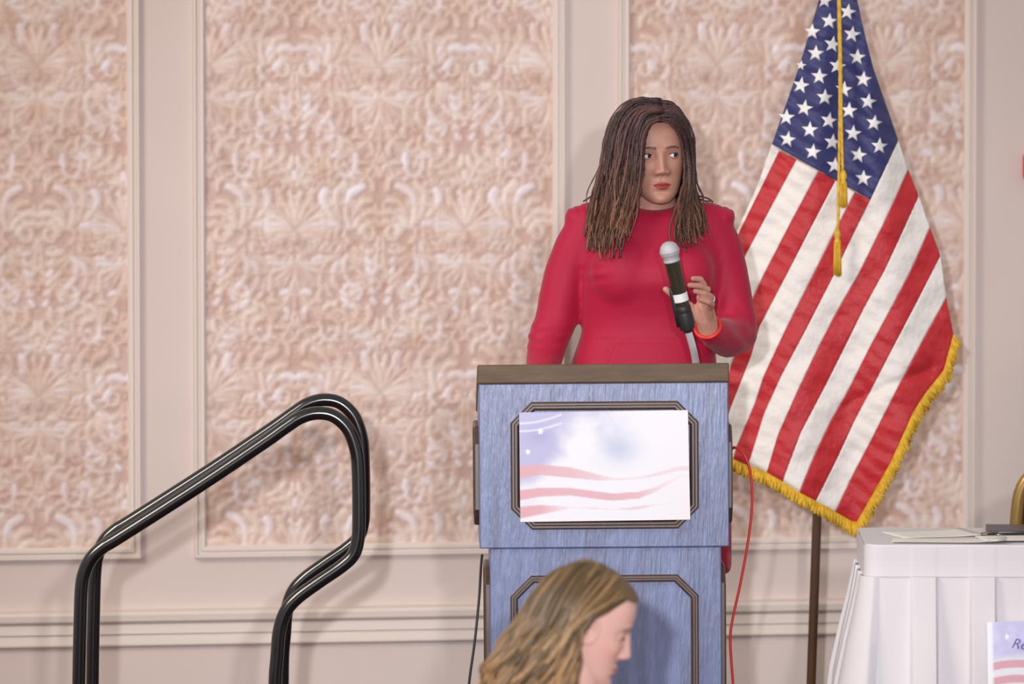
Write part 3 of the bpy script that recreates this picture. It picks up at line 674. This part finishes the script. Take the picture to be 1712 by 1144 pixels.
# ------------------------------------------------------------------ flag
fl = empty('flag', (at(1356, 1136, 1.15).x, 1.15, 0)); FO = np.array(fl.location)
YF = 1.1
def fdep(px, py):
    px = np.asarray(px, float); py = np.asarray(py, float); th = (px-1402)/(py+330)
    y = YF+.10*sm(np.abs(th), .1, .35)+.022*np.sin(th*38+.9)*sm(py, -60, 260)*(.6+.4*np.sin(py*.008+1))
    y += .0035*np.sin(py*.09+px*.05)*np.sin(px*.033-py*.02+.7)+.0022*np.sin(py*.21-px*.11+1.1*np.sin(px*.05))
    y += .012*np.exp(-((py-.42*(1500-px)-640)/9)**2)*sm(px, 1380, 1440)*(px < 1560)
    return y
def FP(px, py, off=0.):
    px, py = np.asarray(px, float).ravel(), np.asarray(py, float).ravel(); dd = fdep(px, py)-off
    return np.array([np.array(at(a, b, y)) for a, b, y in zip(px, py, dd)])-FO
Bd = {
 'L': [(1290.6, 241), (1266, 312), (1238, 374), (1215, 425), (1203, 470), (1199, 500)],
 0: [(1302.6, 252.5), (1240, 380), (1216, 432), (1203, 478), (1199, 508)],
 1: [(1332, 267.4), (1290, 345), (1246, 428), (1210, 512), (1197, 565)],
 2: [(1368, 286), (1322, 372), (1276.5, 460), (1258, 500), (1227, 597), (1205, 665), (1196, 715)],
 3: [(1397, 301.6), (1356, 380), (1315, 460), (1270, 546), (1256, 595), (1222, 681), (1204, 735)],
 4: [(1429, 321.7), (1394, 390), (1359, 460), (1313, 552), (1276, 631), (1262, 675), (1232, 746), (1226, 768)],
 5: [(1455.4, 333.7), (1424, 397), (1393, 462), (1347, 552), (1307, 627), (1278, 691), (1254, 768), (1250, 778)],
 6: [(1517.8, 283.5), (1478, 372), (1437, 455), (1395, 528), (1367, 583), (1331, 659), (1301, 727), (1284, 784), (1282, 790)],
 7: [(1536, 327.7), (1506, 394), (1479, 452), (1443, 518), (1417, 571), (1381, 643), (1339, 723), (1312, 795), (1309, 806)],
 8: [(1554.7, 380), (1521, 455), (1486, 522), (1453, 583), (1421, 647), (1387, 707), (1361, 762), (1339, 816), (1337, 824)],
 9: [(1572, 428), (1560, 452), (1526, 518), (1494, 579), (1457, 651), (1429, 703), (1399, 768), (1367, 832), (1364, 838)],
 10: [(1582, 498), (1550, 555), (1522, 607), (1490, 669), (1457, 735), (1427, 792), (1398, 852), (1396, 856)],
 'R': [(1582, 498), (1588, 530), (1594, 559), (1578, 619), (1546, 659), (1526, 691), (1490, 772), (1461, 824), (1431, 876)]}
def strip(a, b, name, m_):
    A_, B_ = resample(a, 70), resample(b, 70); nS = 14
    u = np.linspace(0, 1, nS)[None, :, None]; G = A_[:, None]*(1-u)+B_[:, None]*u
    mb = MB(); mb.grid(FP(G[..., 0], G[..., 1]).reshape(70, nS, 3)); o = mb.build(name, m_, fl)
    s = o.modifiers.new('thickness', 'SOLIDIFY'); s.thickness = .0012; return o
cr = (1501.7, 235); cc = (1455.4, 333.7)
strip(Bd['L'], Bd[0], 'white_stripe', M_flagwhite); strip(Bd[0], Bd[1], 'red_stripe', M_flagred); strip(Bd[1], Bd[2], 'white_stripe', M_flagwhite)
strip(Bd[2], Bd[3], 'red_stripe', M_flagred); strip(Bd[3], Bd[4], 'white_stripe', M_flagwhite); strip(Bd[4], Bd[5], 'red_stripe', M_flagred)
strip([cr]+Bd[5], [cr]+Bd[6], 'white_stripe', M_flagwhite)
strip(Bd[6], Bd[6][:1]+Bd[7], 'red_stripe', M_flagred); strip(Bd[7], Bd[7][:1]+Bd[8], 'white_stripe', M_flagwhite)
strip(Bd[8], Bd[8][:1]+Bd[9], 'red_stripe', M_flagred); strip(Bd[9], Bd[9][:1]+Bd[10], 'white_stripe', M_flagwhite); strip(Bd[10], Bd['R'], 'red_stripe', M_flagred)
# canton: from above the picture to its slanting lower hem
LE = [(1388, -110), (1378, -40), (1369, 0), (1352, 60), (1335, 115), (1312, 180), (1290.6, 241)]; RE = [(1418, -110), (1427, -40), (1433, 0), (1446, 60), (1460, 115), (1482, 178), cr, cc]
A_, B_ = resample(LE, 110), resample(RE, 110); u = np.linspace(0, 1, 50)[None, :, None]; G = A_[:, None]*(1-u)+B_[:, None]*u
mb = MB(); mb.grid(FP(G[..., 0], G[..., 1]).reshape(110, 50, 3)); ca = mb.build('canton', M_flagblue, fl); s = ca.modifiers.new('thickness', 'SOLIDIFY'); s.thickness = .0012
ca['label'] = 'navy blue field of stars'
ST = [(495, 2), (590, 50), (513, 88), (442, 132), (608, 143), (527, 185), (457, 222), (630, 238), (548, 275), (396, 272), (472, 318), (655, 330), (395, 355), (574, 372), (495, 405), (675, 423), (410, 450), (595, 460), (335, 488),
      (512, 502), (700, 512), (432, 540), (612, 555), (340, 580), (527, 592), (722, 608), (445, 632), (635, 645), (537, 688), (655, 742)]
def star(cx, cy, R, rot):
    N = 6; V = [(cx, cy)]; F = []
    pts = []
    for k in range(10):
        a = rot-math.pi/2+k*math.pi/5; r = R if k % 2 == 0 else R*.40; pts.append((cx+r*math.cos(a), cy+r*math.sin(a)))
    ring = [(0.5*(p[0]+cx), .5*(p[1]+cy)) for p in pts]
    V = np.array([(cx, cy)]+ring+pts)
    for k in range(10): F += [(0, 1+k, 1+(k+1) % 10), (1+k, 11+k, 11+(k+1) % 10, 1+(k+1) % 10)]
    mb = MB(); mb.add(FP(V[:, 0], V[:, 1], .0035), F); o = mb.build('star', M_star, ca)
    s = o.modifiers.new('thickness', 'SOLIDIFY'); s.thickness = .001; s.offset = 0
for i, (a, b) in enumerate(ST): star(1180+a/2.487, b/2.487, 14.8 if a != 396 else 9, .12+.06*math.sin(i*1.7))
# fringe: one hanging yarn after another along the lower and outer hems
fr = MB()
def fringe(P, dirs, L, n):
    P = resample(P, n); 
    for k, (x, y) in enumerate(P):
        t = k/(n-1); dx, dy = np.array(dirs[0])*(1-t)+np.array(dirs[1])*t; l = L*random.uniform(.85, 1.1); j = random.uniform(-.15, .15)
        q = np.array([(x, y), (x+dx*l*.5+j*3, y+dy*l*.5), (x+dx*l+j*9, y+dy*l)])
        pts = FP(q[:, 0], q[:, 1]); pts[:, 1] += np.array([0, random.uniform(-.006, .004), random.uniform(-.010, .006)])
        fr.tube(pts, [.0028, .0032, .0022], 5)
fringe([(1204, 735), (1226, 768), (1254, 780), (1283, 791), (1309, 806), (1337, 824), (1364, 838), (1396, 856), (1431, 876)], ((-.15, 1), (-.1, 1)), 21, 130)
fringe([(1594, 560), (1578, 619), (1546, 659), (1526, 691), (1490, 772), (1461, 824), (1431, 876)], ((.55, .85), (.45, .9)), 20, 190)
fringe([(1426, 872), (1434, 874)], ((-.1, 1), (.3, .95)), 22, 14)
o = fr.build('fringe', M_gold, fl); o['label'] = 'gold yarn fringe'; o['kind'] = 'stuff'
pb, pt = np.array(at(1352, 1460, 1.16)), np.array(at(1402, -150, 1.16)); pb[2] = .02
mb = MB(); mb.tube(np.array([pb, (pb+pt)/2, pt])-FO, .0125, 16); mb.build('pole', M_pole, fl)
mb = MB(); mb.ball(pt-FO+np.array((0, 0, .03)), (.03, .03, .035)); mb.build('finial', M_gold, fl)
mb = MB(); mb.lathe([(0, 0), (.17, 0), (.175, .012), (.15, .03), (.06, .05), (.03, .10), (.024, .16), (0, .16)], pb-FO-np.array((0, 0, .02)), n=36); mb.build('base', M_gold, fl, sharp=40)
def cord(P, name='cord'):
    P = [np.array(at(a, b, YF-.05+c))-FO for a, b, c in P]; P = catmull(P, 60); mb = MB()
    for ph in (0, 2.09, 4.19):
        t = np.linspace(0, 1, 60)*60; mb.tube(P+.0018*np.stack([np.cos(t+ph), np.sin(t+ph), 0*t], 1), .0024, 6)
    mb.build(name, M_gold, fl)
cord([(1402, -140, 0), (1404, 0, 0), (1406, 120, 0), (1407, 210, 0), (1409, 285, 0)]); cord([(1404, -140, .01), (1402, 0, .01), (1404, 130, .01), (1403, 260, .01), (1401, 385, .01)])
def tassel(px, py, L, y):
    o = np.array(at(px, py, y))-FO; sc = 15/9511; mb = MB()
    mb.lathe([(.0, .006), (.005, .004), (.0085, -.004), (.0095, -.013), (.006, -.022), (.0085, -.025), (.0085, -.030)], o, n=16)
    for k in range(22):
        a = k*2.4; r = .0078*math.sqrt((k+.5)/22); q = o+np.array((r*math.cos(a), r*math.sin(a), -.028)); e = o+np.array((r*1.25*math.cos(a), r*1.25*math.sin(a), -L*random.uniform(.95, 1.03)))
        mb.tube([q, (q+e)/2, e], .0020, 5)
    mb.build('tassel', M_gold, fl)
tassel(1410, 288, .092, YF-.05); tassel(1400, 386, .118, YF-.04)
tag(fl, 'national flag of red and white stripes hanging from a dark pole', 'flag')

# ------------------------------------------------------------------ skirted table
TZ = .76; yA = CAMY+(CAMZ-TZ)*9511/913; 
tb = empty('skirted_table', (at(1450, 912, yA).x, yA, 0), (0, 0, math.radians(-1.2))); TO = np.array(tb.location)
TLn, TDp, rc = 1.55, .42, .035
def outline(n_side=40):                              # left end, front, right end: (x, y, nx, ny, s)
    pts = []
    for y in np.linspace(TDp, rc, 60): pts.append((-.0, y, -1, 0))
    for a in np.linspace(0, math.pi/2, 14)[1:-1]: pts.append((rc-rc*math.cos(a), rc-rc*math.sin(a), -math.cos(a), -math.sin(a)))
    for x in np.linspace(rc, TLn-rc, 420): pts.append((x, 0, 0, -1))
    for a in np.linspace(0, math.pi/2, 14)[1:-1]: pts.append((TLn-rc+rc*math.sin(a), rc-rc*math.cos(a), math.sin(a), -math.cos(a)))
    for y in np.linspace(rc, TDp, 60): pts.append((TLn, y, 1, 0))
    return np.array(pts)
OL = outline(); s_len = np.r_[0, np.cumsum(np.hypot(np.diff(OL[:, 0]), np.diff(OL[:, 1])))]; sx0 = s_len[72]
mb = MB(); top = [(p[0], p[1], 0.) for p in OL]+[]
V = [(p[0]+p[2]*.002, p[1]+p[3]*.002, TZ) for p in OL]+[(p[0]+p[2]*.004, p[1]+p[3]*.004, TZ-.006) for p in OL]; n = len(OL)
mb.add(V, [tuple(range(n))]+[(i, n+i, n+(i+1) % n, (i+1) % n) for i in range(n)])
o = mb.build('tabletop_cloth', M_cloth, tb, sharp=40)
def pleat(s):                                        # 0..1 raised box pleats, as spaced in the front
    q = ((s-sx0)-.062) % .134
    return sm(q, 0, .006)*(1-sm(q, .058, .064)), ((s-sx0) % .134)
HZ = TZ-.072
prof = []
def skirt_rows(zs, f):
    return np.array([[(p[0]+p[2]*f(z, s)[0], p[1]+p[3]*f(z, s)[0], z) for p, s in zip(OL, s_len)] for z in zs])
hd = MB(); hd.grid(skirt_rows([TZ-.003, TZ-.006, TZ-.03, HZ+.004, HZ], lambda z, s: (.006+.0012*float(pleat(s)[0])+(.0015 if z < HZ+.003 else 0),)))
hd.build('skirt_header', M_cloth, tb, sharp=50)
sk = MB()
def drape(z, s):
    d = (HZ-z)/HZ; p, q = pleat(s); w_ = .02*d**.8+.045*d
    return (.004+float(p)*(.012+.026*sm(d, 0, .4))+w_+.008*d*math.sin(s*23+1)+.004*d*math.sin(s*61),)
sk.grid(skirt_rows([HZ, HZ-.008, HZ-.03, HZ-.08, HZ-.15, HZ-.25, HZ-.37, HZ-.5, HZ-.6, .012], drape)); sk.build('skirt', M_cloth, tb, sharp=60)
for a, b in ((.08, .08), (.08, TDp-.06), (TLn-.08, .08), (TLn-.08, TDp-.06)):
    mb = MB(); mb.tube([(a, b, 0), (a, b, .37), (a, b, TZ-.03)], .015, 12); mb.build('leg', M_pole, tb)
mb = MB(); mb.box(.01, TLn-.01, .01, TDp, TZ-.03, TZ-.008); mb.build('tabletop', M_board, tb, smooth=False)
tag(tb, 'narrow table under white cloth with box-pleated skirt', 'table')
def T(x, y, z): 
    a = tb.rotation_euler.z; return np.array((TO[0]+x*math.cos(a)-y*math.sin(a), TO[1]+x*math.sin(a)+y*math.cos(a), z))
def sheet(name, cx, cy, wd, dp, rot, z, th, m_, lab, cat, curl=0., grp=None):
    n = 10; u = np.linspace(-1, 1, n); G = []
    for b in u: G.append([(a*wd/2, b*dp/2, curl*max(0, a-.2)**2+curl*.6*max(0, -b-.3)**2) for a in u])
    G = np.array(G); mb = MB(); mb.grid(G); 
    o = mb.build(name, m_); s = o.modifiers.new('thickness', 'SOLIDIFY'); s.thickness = th; s.offset = 1
    o.location = T(cx, cy, z); o.rotation_euler = (0, 0, tb.rotation_euler.z+math.radians(rot)); return tag(o, lab, cat, grp)
sheet('paper_sheet', .16, .25, .20, .18, 16, TZ+.001, .0008, M_sheet, 'loose white paper sheet nearest the flag on the table', 'paper', .006)
sheet('paper_sheet', .19, .075, .26, .12, -4, TZ+.0015, .0008, M_sheet, 'white paper sheet with curled corner near the table front', 'paper', .009)
sheet('paper_sheet', .36, .11, .20, .13, 6, TZ+.005, .0008, M_sheet, 'white paper sheet lying beside the dark folder', 'paper', .004)
fo = empty('folder', T(.42, .31, TZ+.001), (0, 0, math.radians(-4)))
mb = MB(); mb.box(-.13, .23, -.08, .09, 0, .003); bevelled(mb.build('cover', M_dark, fo, smooth=False), .002)
mb = MB(); mb.box(-.125, .225, -.075, .085, .003, .006); mb.build('page_stack', M_sheet, fo, smooth=False)
mb = MB(); mb.box(-.13, .23, -.078, .092, .0062, .0092); bevelled(mb.build('cover', M_dark, fo, smooth=False), .0015)
tag(fo, 'dark grey folder lying at the back of the white table', 'folder')
pe = empty('pen', T(.33, .20, TZ+.0055), (0, 0, math.radians(8)))
mb = MB(); mb.tube([(-.06, 0, 0), (.0, 0, 0), (.065, 0, 0)], .0045, 10); mb.build('barrel', M_black, pe)
mb = MB(); mb.tube([(.065, 0, 0), (.072, 0, 0), (.078, 0, 0)], [.004, .0028, .001], 10); mb.build('tip', M_chairgold, pe)
mb = MB(); mb.box(-.06, -.02, -.001, .001, .0045, .006); mb.build('pocket_clip', M_chairgold, pe)
tag(pe, 'dark pen resting on the papers on the table', 'pen')
# sign pinned to the skirt
yS = yA-.075
q = [(1650, 1041), (1782, 1036), (1786, 1160), (1652, 1168)]
sg = empty('sign', tuple(at(1650, 1168, yS)))
so = np.array(sg.location)
cd = card('card', *[tuple(np.array(at(a, b, yS-(.012 if b > 1100 else 0)))-so) for a, b in q], .003, flagprint(70, 70, 1), M_print, (0, 1, 0)); cd.parent = sg
cu = bpy.data.curves.new('lettering', 'FONT'); cu.body = 'Re'; cu.size = .032; cu.shear = .3; cu.extrude = .0006
dg = bpy.context.evaluated_depsgraph_get(); to = bpy.data.objects.new('tmp', cu); COL.objects.link(to); dg.update()
me = bpy.data.meshes.new_from_object(to.evaluated_get(bpy.context.evaluated_depsgraph_get())); bpy.data.objects.remove(to)
lt = bpy.data.objects.new('lettering', me); COL.objects.link(lt); me.materials.clear(); me.materials.append(M_ink); lt.parent = sg
lt.location = np.array(at(1690, 1083, yS-.010))-so; lt.rotation_euler = (math.pi/2, math.radians(8), 0)
tag(sg, 'small flag-printed sign pinned to the white table skirt', 'sign')

# ------------------------------------------------------------------ gold-framed chair at the right edge
def banquet_chair(loc, rot, label, frame_m, fab_m):
    r = empty('banquet_chair', loc, (0, 0, rot)); W2, Hs = .21, .45
    mb = MB(); mb.grid(np.array([[(a*W2*(.9 if abs(a) > .9 and abs(b) > .9 else 1), b*.21*(.9 if abs(a) > .9 and abs(b) > .9 else 1), z) for a, b in ((-1, -1), (0, -1.04), (1, -1), (1.03, 0), (1, 1), (0, 1), (-1, 1), (-1.03, 0))] for z in (Hs-.05, Hs-.01, Hs+.005)]), cv=True)
    mb.f.append([16+i for i in range(8)]); mb.f.append([7-i for i in range(8)]); bevelled(mb.build('seat', fab_m, r, smooth=False), .015, 3)
    arch = catmull([(-.19, .21, Hs-.03), (-.195, .235, Hs+.12), (-.205, .26, Hs+.30), (-.17, .275, Hs+.42), (0, .285, Hs+.47), (.17, .275, Hs+.42), (.205, .26, Hs+.30), (.195, .235, Hs+.12), (.19, .21, Hs-.03)], 60)
    mb = MB(); mb.tube(arch, .016, 12); mb.build('back_frame', frame_m, r)
    a = arch[8:52]; c0 = a.mean(0); G = np.array([c0+(a-c0)*f+np.array((0, dy, 0)) for f, dy in ((.93, .01), (.90, -.012), (.6, -.022), (.05, -.026))])
    mb = MB(); mb.grid(G, cv=True); G[:, :, 1] = 2*c0[1]-G[:, :, 1]+.0; mb.grid(G[:, ::-1], cv=True); mb.build('backrest', fab_m, r)
    for sx in (-1, 1):
        for y, y2 in ((-.17, -.20), (.19, .25)):
            mb = MB(); mb.tube([(sx*.18, y, Hs-.03), (sx*.185, (y+y2)/2, .2), (sx*.19, y2, 0)], [.014, .013, .011], 12); mb.build('leg', frame_m, r)
    mb = MB()
    mb.box(-.185, .185, -.18, -.16, Hs-.075, Hs-.05); mb.box(-.185, .185, .18, .20, Hs-.075, Hs-.05); mb.box(-.19, -.17, -.18, .2, Hs-.075, Hs-.05); mb.box(.17, .19, -.18, .2, Hs-.075, Hs-.05)
    mb.build('seat_rail', frame_m, r, smooth=False)
    return tag(r, label, 'chair')
cx = at(1704, 800, -.50)
banquet_chair((cx.x+.200, -.22, 0), math.pi+.0, 'gold-framed chair with red fabric back behind the white table', M_chairgold, M_chairfab)

# ------------------------------------------------------------------ cables, wall device
def cable(name, P, r, m_, lab):
    P = np.array([tuple(p) for p in P]); mb = MB(); C_ = catmull(P, 90); o = P[-1].copy(); o[2] = 0
    mb.tube(C_-o, r, 8); ob = mb.build(name, m_); ob.location = o; return tag(ob, lab, 'cable')
a = [at(x, y, yy) for x, y, yy in ((1222, 752, -.30), (1230, 749, -.31), (1246, 764, -.32), (1256, 800, -.32), (1257, 850, -.32), (1250, 910, -.32), (1237, 980, -.32), (1224, 1040, -.32), (1221, 1075, -.32), (1225, 1136, -.32), (1232, 1240, -.32))]
a += [Vector((a[-1].x+.02, -.32, .12)), Vector((a[-1].x+.05, -.34, .012)), Vector((a[-1].x+.2, -.38, .008))]
cable('microphone_cable', a, .0035, M_redcable, 'thin red cable hanging along the right side of the lectern')
a = [at(x, y, yy) for x, y, yy in ((806, 928, -.36), (804, 950, -.38), (801, 1000, -.42), (794, 1070, -.44), (785, 1136, -.46), (775, 1230, -.46))]
a += [Vector((a[-1].x-.012, -.46, .1)), Vector((a[-1].x-.03, -.47, .01)), Vector((a[-1].x-.06, -.5, .006))]
cable('power_cable', a, .0032, M_rubber, 'thin black cable hanging along the left side of the lectern')
u_, z_ = onwall(1737, 278)
al = empty('fire_alarm', tuple(WP+WE*u_-WN*.0+Vector((0, 0, z_))), (0, 0, WS))
mb = MB(); mb.box(-.05, .05, -.035, 0, -.038, .038); bevelled(mb.build('housing', M_alarm, al, smooth=False), .012, 4)
mb = MB(); mb.box(-.025, .025, -.05, -.03, -.02, .02); bevelled(mb.build('lens', M_white, al, smooth=False), .008, 3)
tag(al, 'small red wall fixture at the right edge of the wall', 'wall fixture')

# ------------------------------------------------------------------ seated listener in the foreground
Y2 = -3.0; S2 = .92
p2 = empty('person', at(900, 1300, Y2)); p2.location.z = FZ; P2O = np.array(p2.location)
def W2(px, py, y): return np.array(at(px, py, Y2+y))-P2O
SK2 = lin((228, 180, 166)); LP2 = lin((204, 122, 116))
hx, hz_ = W2(984, 1040, 0)[0], W2(984, 1040, 0)[2]
bx = hx-.10                                           # trunk a little behind the bowed head
def RB(x, z, hw, dp): return np.array((x, 0, z)), hw, dp
top = MB()
def trunk(mb, k):
    a = np.arange(32)/32*2*math.pi; G = []
    for x, z, fx, sy in ((bx+.00, .46, .125, .19), (bx-.01, .56, .12, .175), (bx-.01, .66, .11, .155), (bx+.0, .76, .12, .165), (bx+.01, .85, .115, .185), (bx+.015, .905, .085, .18), (bx+.02, .94, .065, .12), (bx+.03, .965, .05, .06)):
        G.append(np.stack([x+fx*k*np.cos(a), sy*k*np.sin(a), np.full(32, z)], 1))
    b = len(mb.v); mb.grid(np.array(G), cv=True); mb.f.append([b+j for j in range(31, -1, -1)]); mb.f.append([b+7*32+j for j in range(32)])
shz = .885; zs = hz_-.985                              # shift trunk so the shoulders sit right under the head
trunk(top, 1)
arms = {}
for s in (-1, 1):
    arms[s] = [np.array((bx+.01, s*.165, .885)), np.array((bx+.02, s*.20, .78)), np.array((bx+.05, s*.205, .66)), np.array((bx+.17, s*.17, .60)), np.array((bx+.28, s*.11, .60))]
    capsules(top, arms[s][:4]+[arms[s][4]*.85+arms[s][3]*.15], [.058, .052, .046, .042, .034])
V, F = remesh(top, .008, 8); mb = MB(); mb.add(V, F); mb.build('top', M_red2, p2)['label'] = 'red long-sleeved top'
b2 = MB(); trunk(b2, .9)
capsules(b2, [np.array((bx+.02, 0, .93)), np.array((bx+.05, 0, .99)), np.array((hx-.01, 0, hz_-.05))], [.056, .050, .050], 18)
for s in (-1, 1):
    capsules(b2, arms[s], [.045, .042, .038, .034, .027])
    capsules(b2, [np.array((bx, s*.10, .53)), np.array((bx+.42, s*.10, .52)), np.array((bx+.43, s*.10, .28)), np.array((bx+.42, s*.10, .09))], [.075, .055, .048, .034])
    capsules(b2, [np.array((bx+.42, s*.10, .08)), np.array((bx+.55, s*.11, .045))], [.034, .028])
V, F = remesh(b2, .008, 6); body2 = MB(); body2.add(V, F, SK2)
for s in (-1, 1):
    w_ = arms[s][4]; f_ = lambda a, b, c: w_+np.array((a, -s*b, c))
    hand(body2, w_, ([w_, f_(.045, .01, .0)], [.027, .022]), [[f_(.085, -.028+.02*k, .0), f_(.115, -.026+.021*k, -.006), f_(.135, -.024+.02*k, -.018), f_(.148-.005*abs(k-1), -.022+.02*k, -.032)] for k in range(4)],
         [f_(.03, .025, -.002), f_(.055, .047, -.008), f_(.08, .052, -.016)], SK2, .003)
M2 = Matrix.Translation((hx, 0, hz_)) @ Matrix.Rotation(math.radians(86), 4, 'Z') @ Matrix.Rotation(math.radians(22), 4, 'X') @ Matrix.Scale(S2, 4)
tr2 = head_add(body2, SK2, LP2, lin((170, 126, 98)), M2, (-.10, -.20), -.010)
body2.build('body', M_skin2, p2); eyes(tr2, p2, (0, -1, -.45), lin((70, 80, 90)))
mb = MB()
for s in (-1, 1):
    capsules(mb, [np.array((bx, s*.10, .53)), np.array((bx+.42, s*.10, .52)), np.array((bx+.43, s*.10, .28)), np.array((bx+.42, s*.10, .10))], [.088, .066, .058, .05])
mb.ball((bx, 0, .52), (.14, .185, .09)); V, F = remesh(mb, .009, 6); mb = MB(); mb.add(V, F); mb.build('trousers', M_pants, p2)
for s in (-1, 1):
    mb = MB(); capsules(mb, [np.array((bx+.40, s*.10, .045)), np.array((bx+.50, s*.105, .040)), np.array((bx+.58, s*.11, .034))], [.042, .042, .032]); V, F = remesh(mb, .006, 3); V[:, 2] = np.maximum(V[:, 2], .001); mb = MB(); mb.add(V, F); mb.build('shoe', M_shoe, p2)
HA = [[(1047, 992, -.002), (1042, 1001, -.045), (1018, 1014, -.074), (992, 1022, -.086), (964, 1052, -.088), (950, 1110, -.092), (942, 1190, -.10)],
      [(1036, 972, 0), (1026, 980, -.045), (1001, 1008, -.076), (976, 1026, -.088), (950, 1075, -.094), (930, 1140, -.10), (925, 1210, -.11)],
      [(1012, 953, 0), (1002, 961, -.045), (972, 1000, -.082), (948, 1050, -.094), (920, 1100, -.10), (890, 1150, -.105), (880, 1220, -.11)],
      [(978, 946, 0), (967, 953, -.045), (937, 995, -.076), (912, 1045, -.086), (884, 1095, -.092), (852, 1145, -.095), (838, 1220, -.10)],
      [(948, 953, 0), (928, 968, -.025), (902, 1000, -.038), (882, 1040, -.05), (856, 1085, -.06), (828, 1135, -.06), (812, 1210, -.06)]]
near = [[W2(*q) for q in g_] for g_ in HA]
far = [[q*np.array((1, -1, 1)) for q in g_] for g_ in near]
mid = [near[-1], [W2(*q) for q in ((945, 954, .01), (922, 968, .01), (896, 1000, .01), (875, 1040, .01), (846, 1085, .0), (818, 1135, 0), (802, 1210, 0))], far[-1]]
h2 = MB(); C1, C2 = lin((112, 88, 58)), lin((156, 120, 82))
strands(h2, near, 420, .0046, (C1, C2), .006, 26, 5, .006, .1, 0, 11, .010); strands(h2, far, 150, .006, (C1, C2), .006, 20, 5, .006, .1, 0, 12, .010); strands(h2, mid, 120, .005, (C1, C2), .006, 22, 5, .006, .1, 0, 13, .010)
G, c_ = head_geo(SK2, LP2, 110, 100); flat = G.reshape(-1, 3)
mask = ((flat[:, 2] > .073)&(flat[:, 1] < -.02))|((flat[:, 1] >= -.02)&(flat[:, 2] > .073-1.9*(flat[:, 1]+.02)))
mask = mask.reshape(G.shape[:2]); off = flat-ctr; off /= np.linalg.norm(off, axis=1)[:, None]; sc = tr2(flat+off*.006).reshape(-1, 3); n_, m_ = mask.shape
ff = [(i*m_+j, i*m_+(j+1) % m_, (i+1)*m_+(j+1) % m_, (i+1)*m_+j) for i in range(n_-1) for j in range(m_) if mask[i, j] and mask[i+1, j] and mask[i, (j+1) % m_] and mask[i+1, (j+1) % m_]]
h2.add(sc, ff, C1*.9); h2.build('hair', M_hair2, p2)['label'] = 'long wavy light brown hair'
tag(p2, 'listener in red with long light brown hair, head bowed in profile', 'person')
banquet_chair((P2O[0]+bx+.02, Y2, FZ), -math.pi/2*-1, 'chair under the listener in red', M_chairgold, M_chairfab)
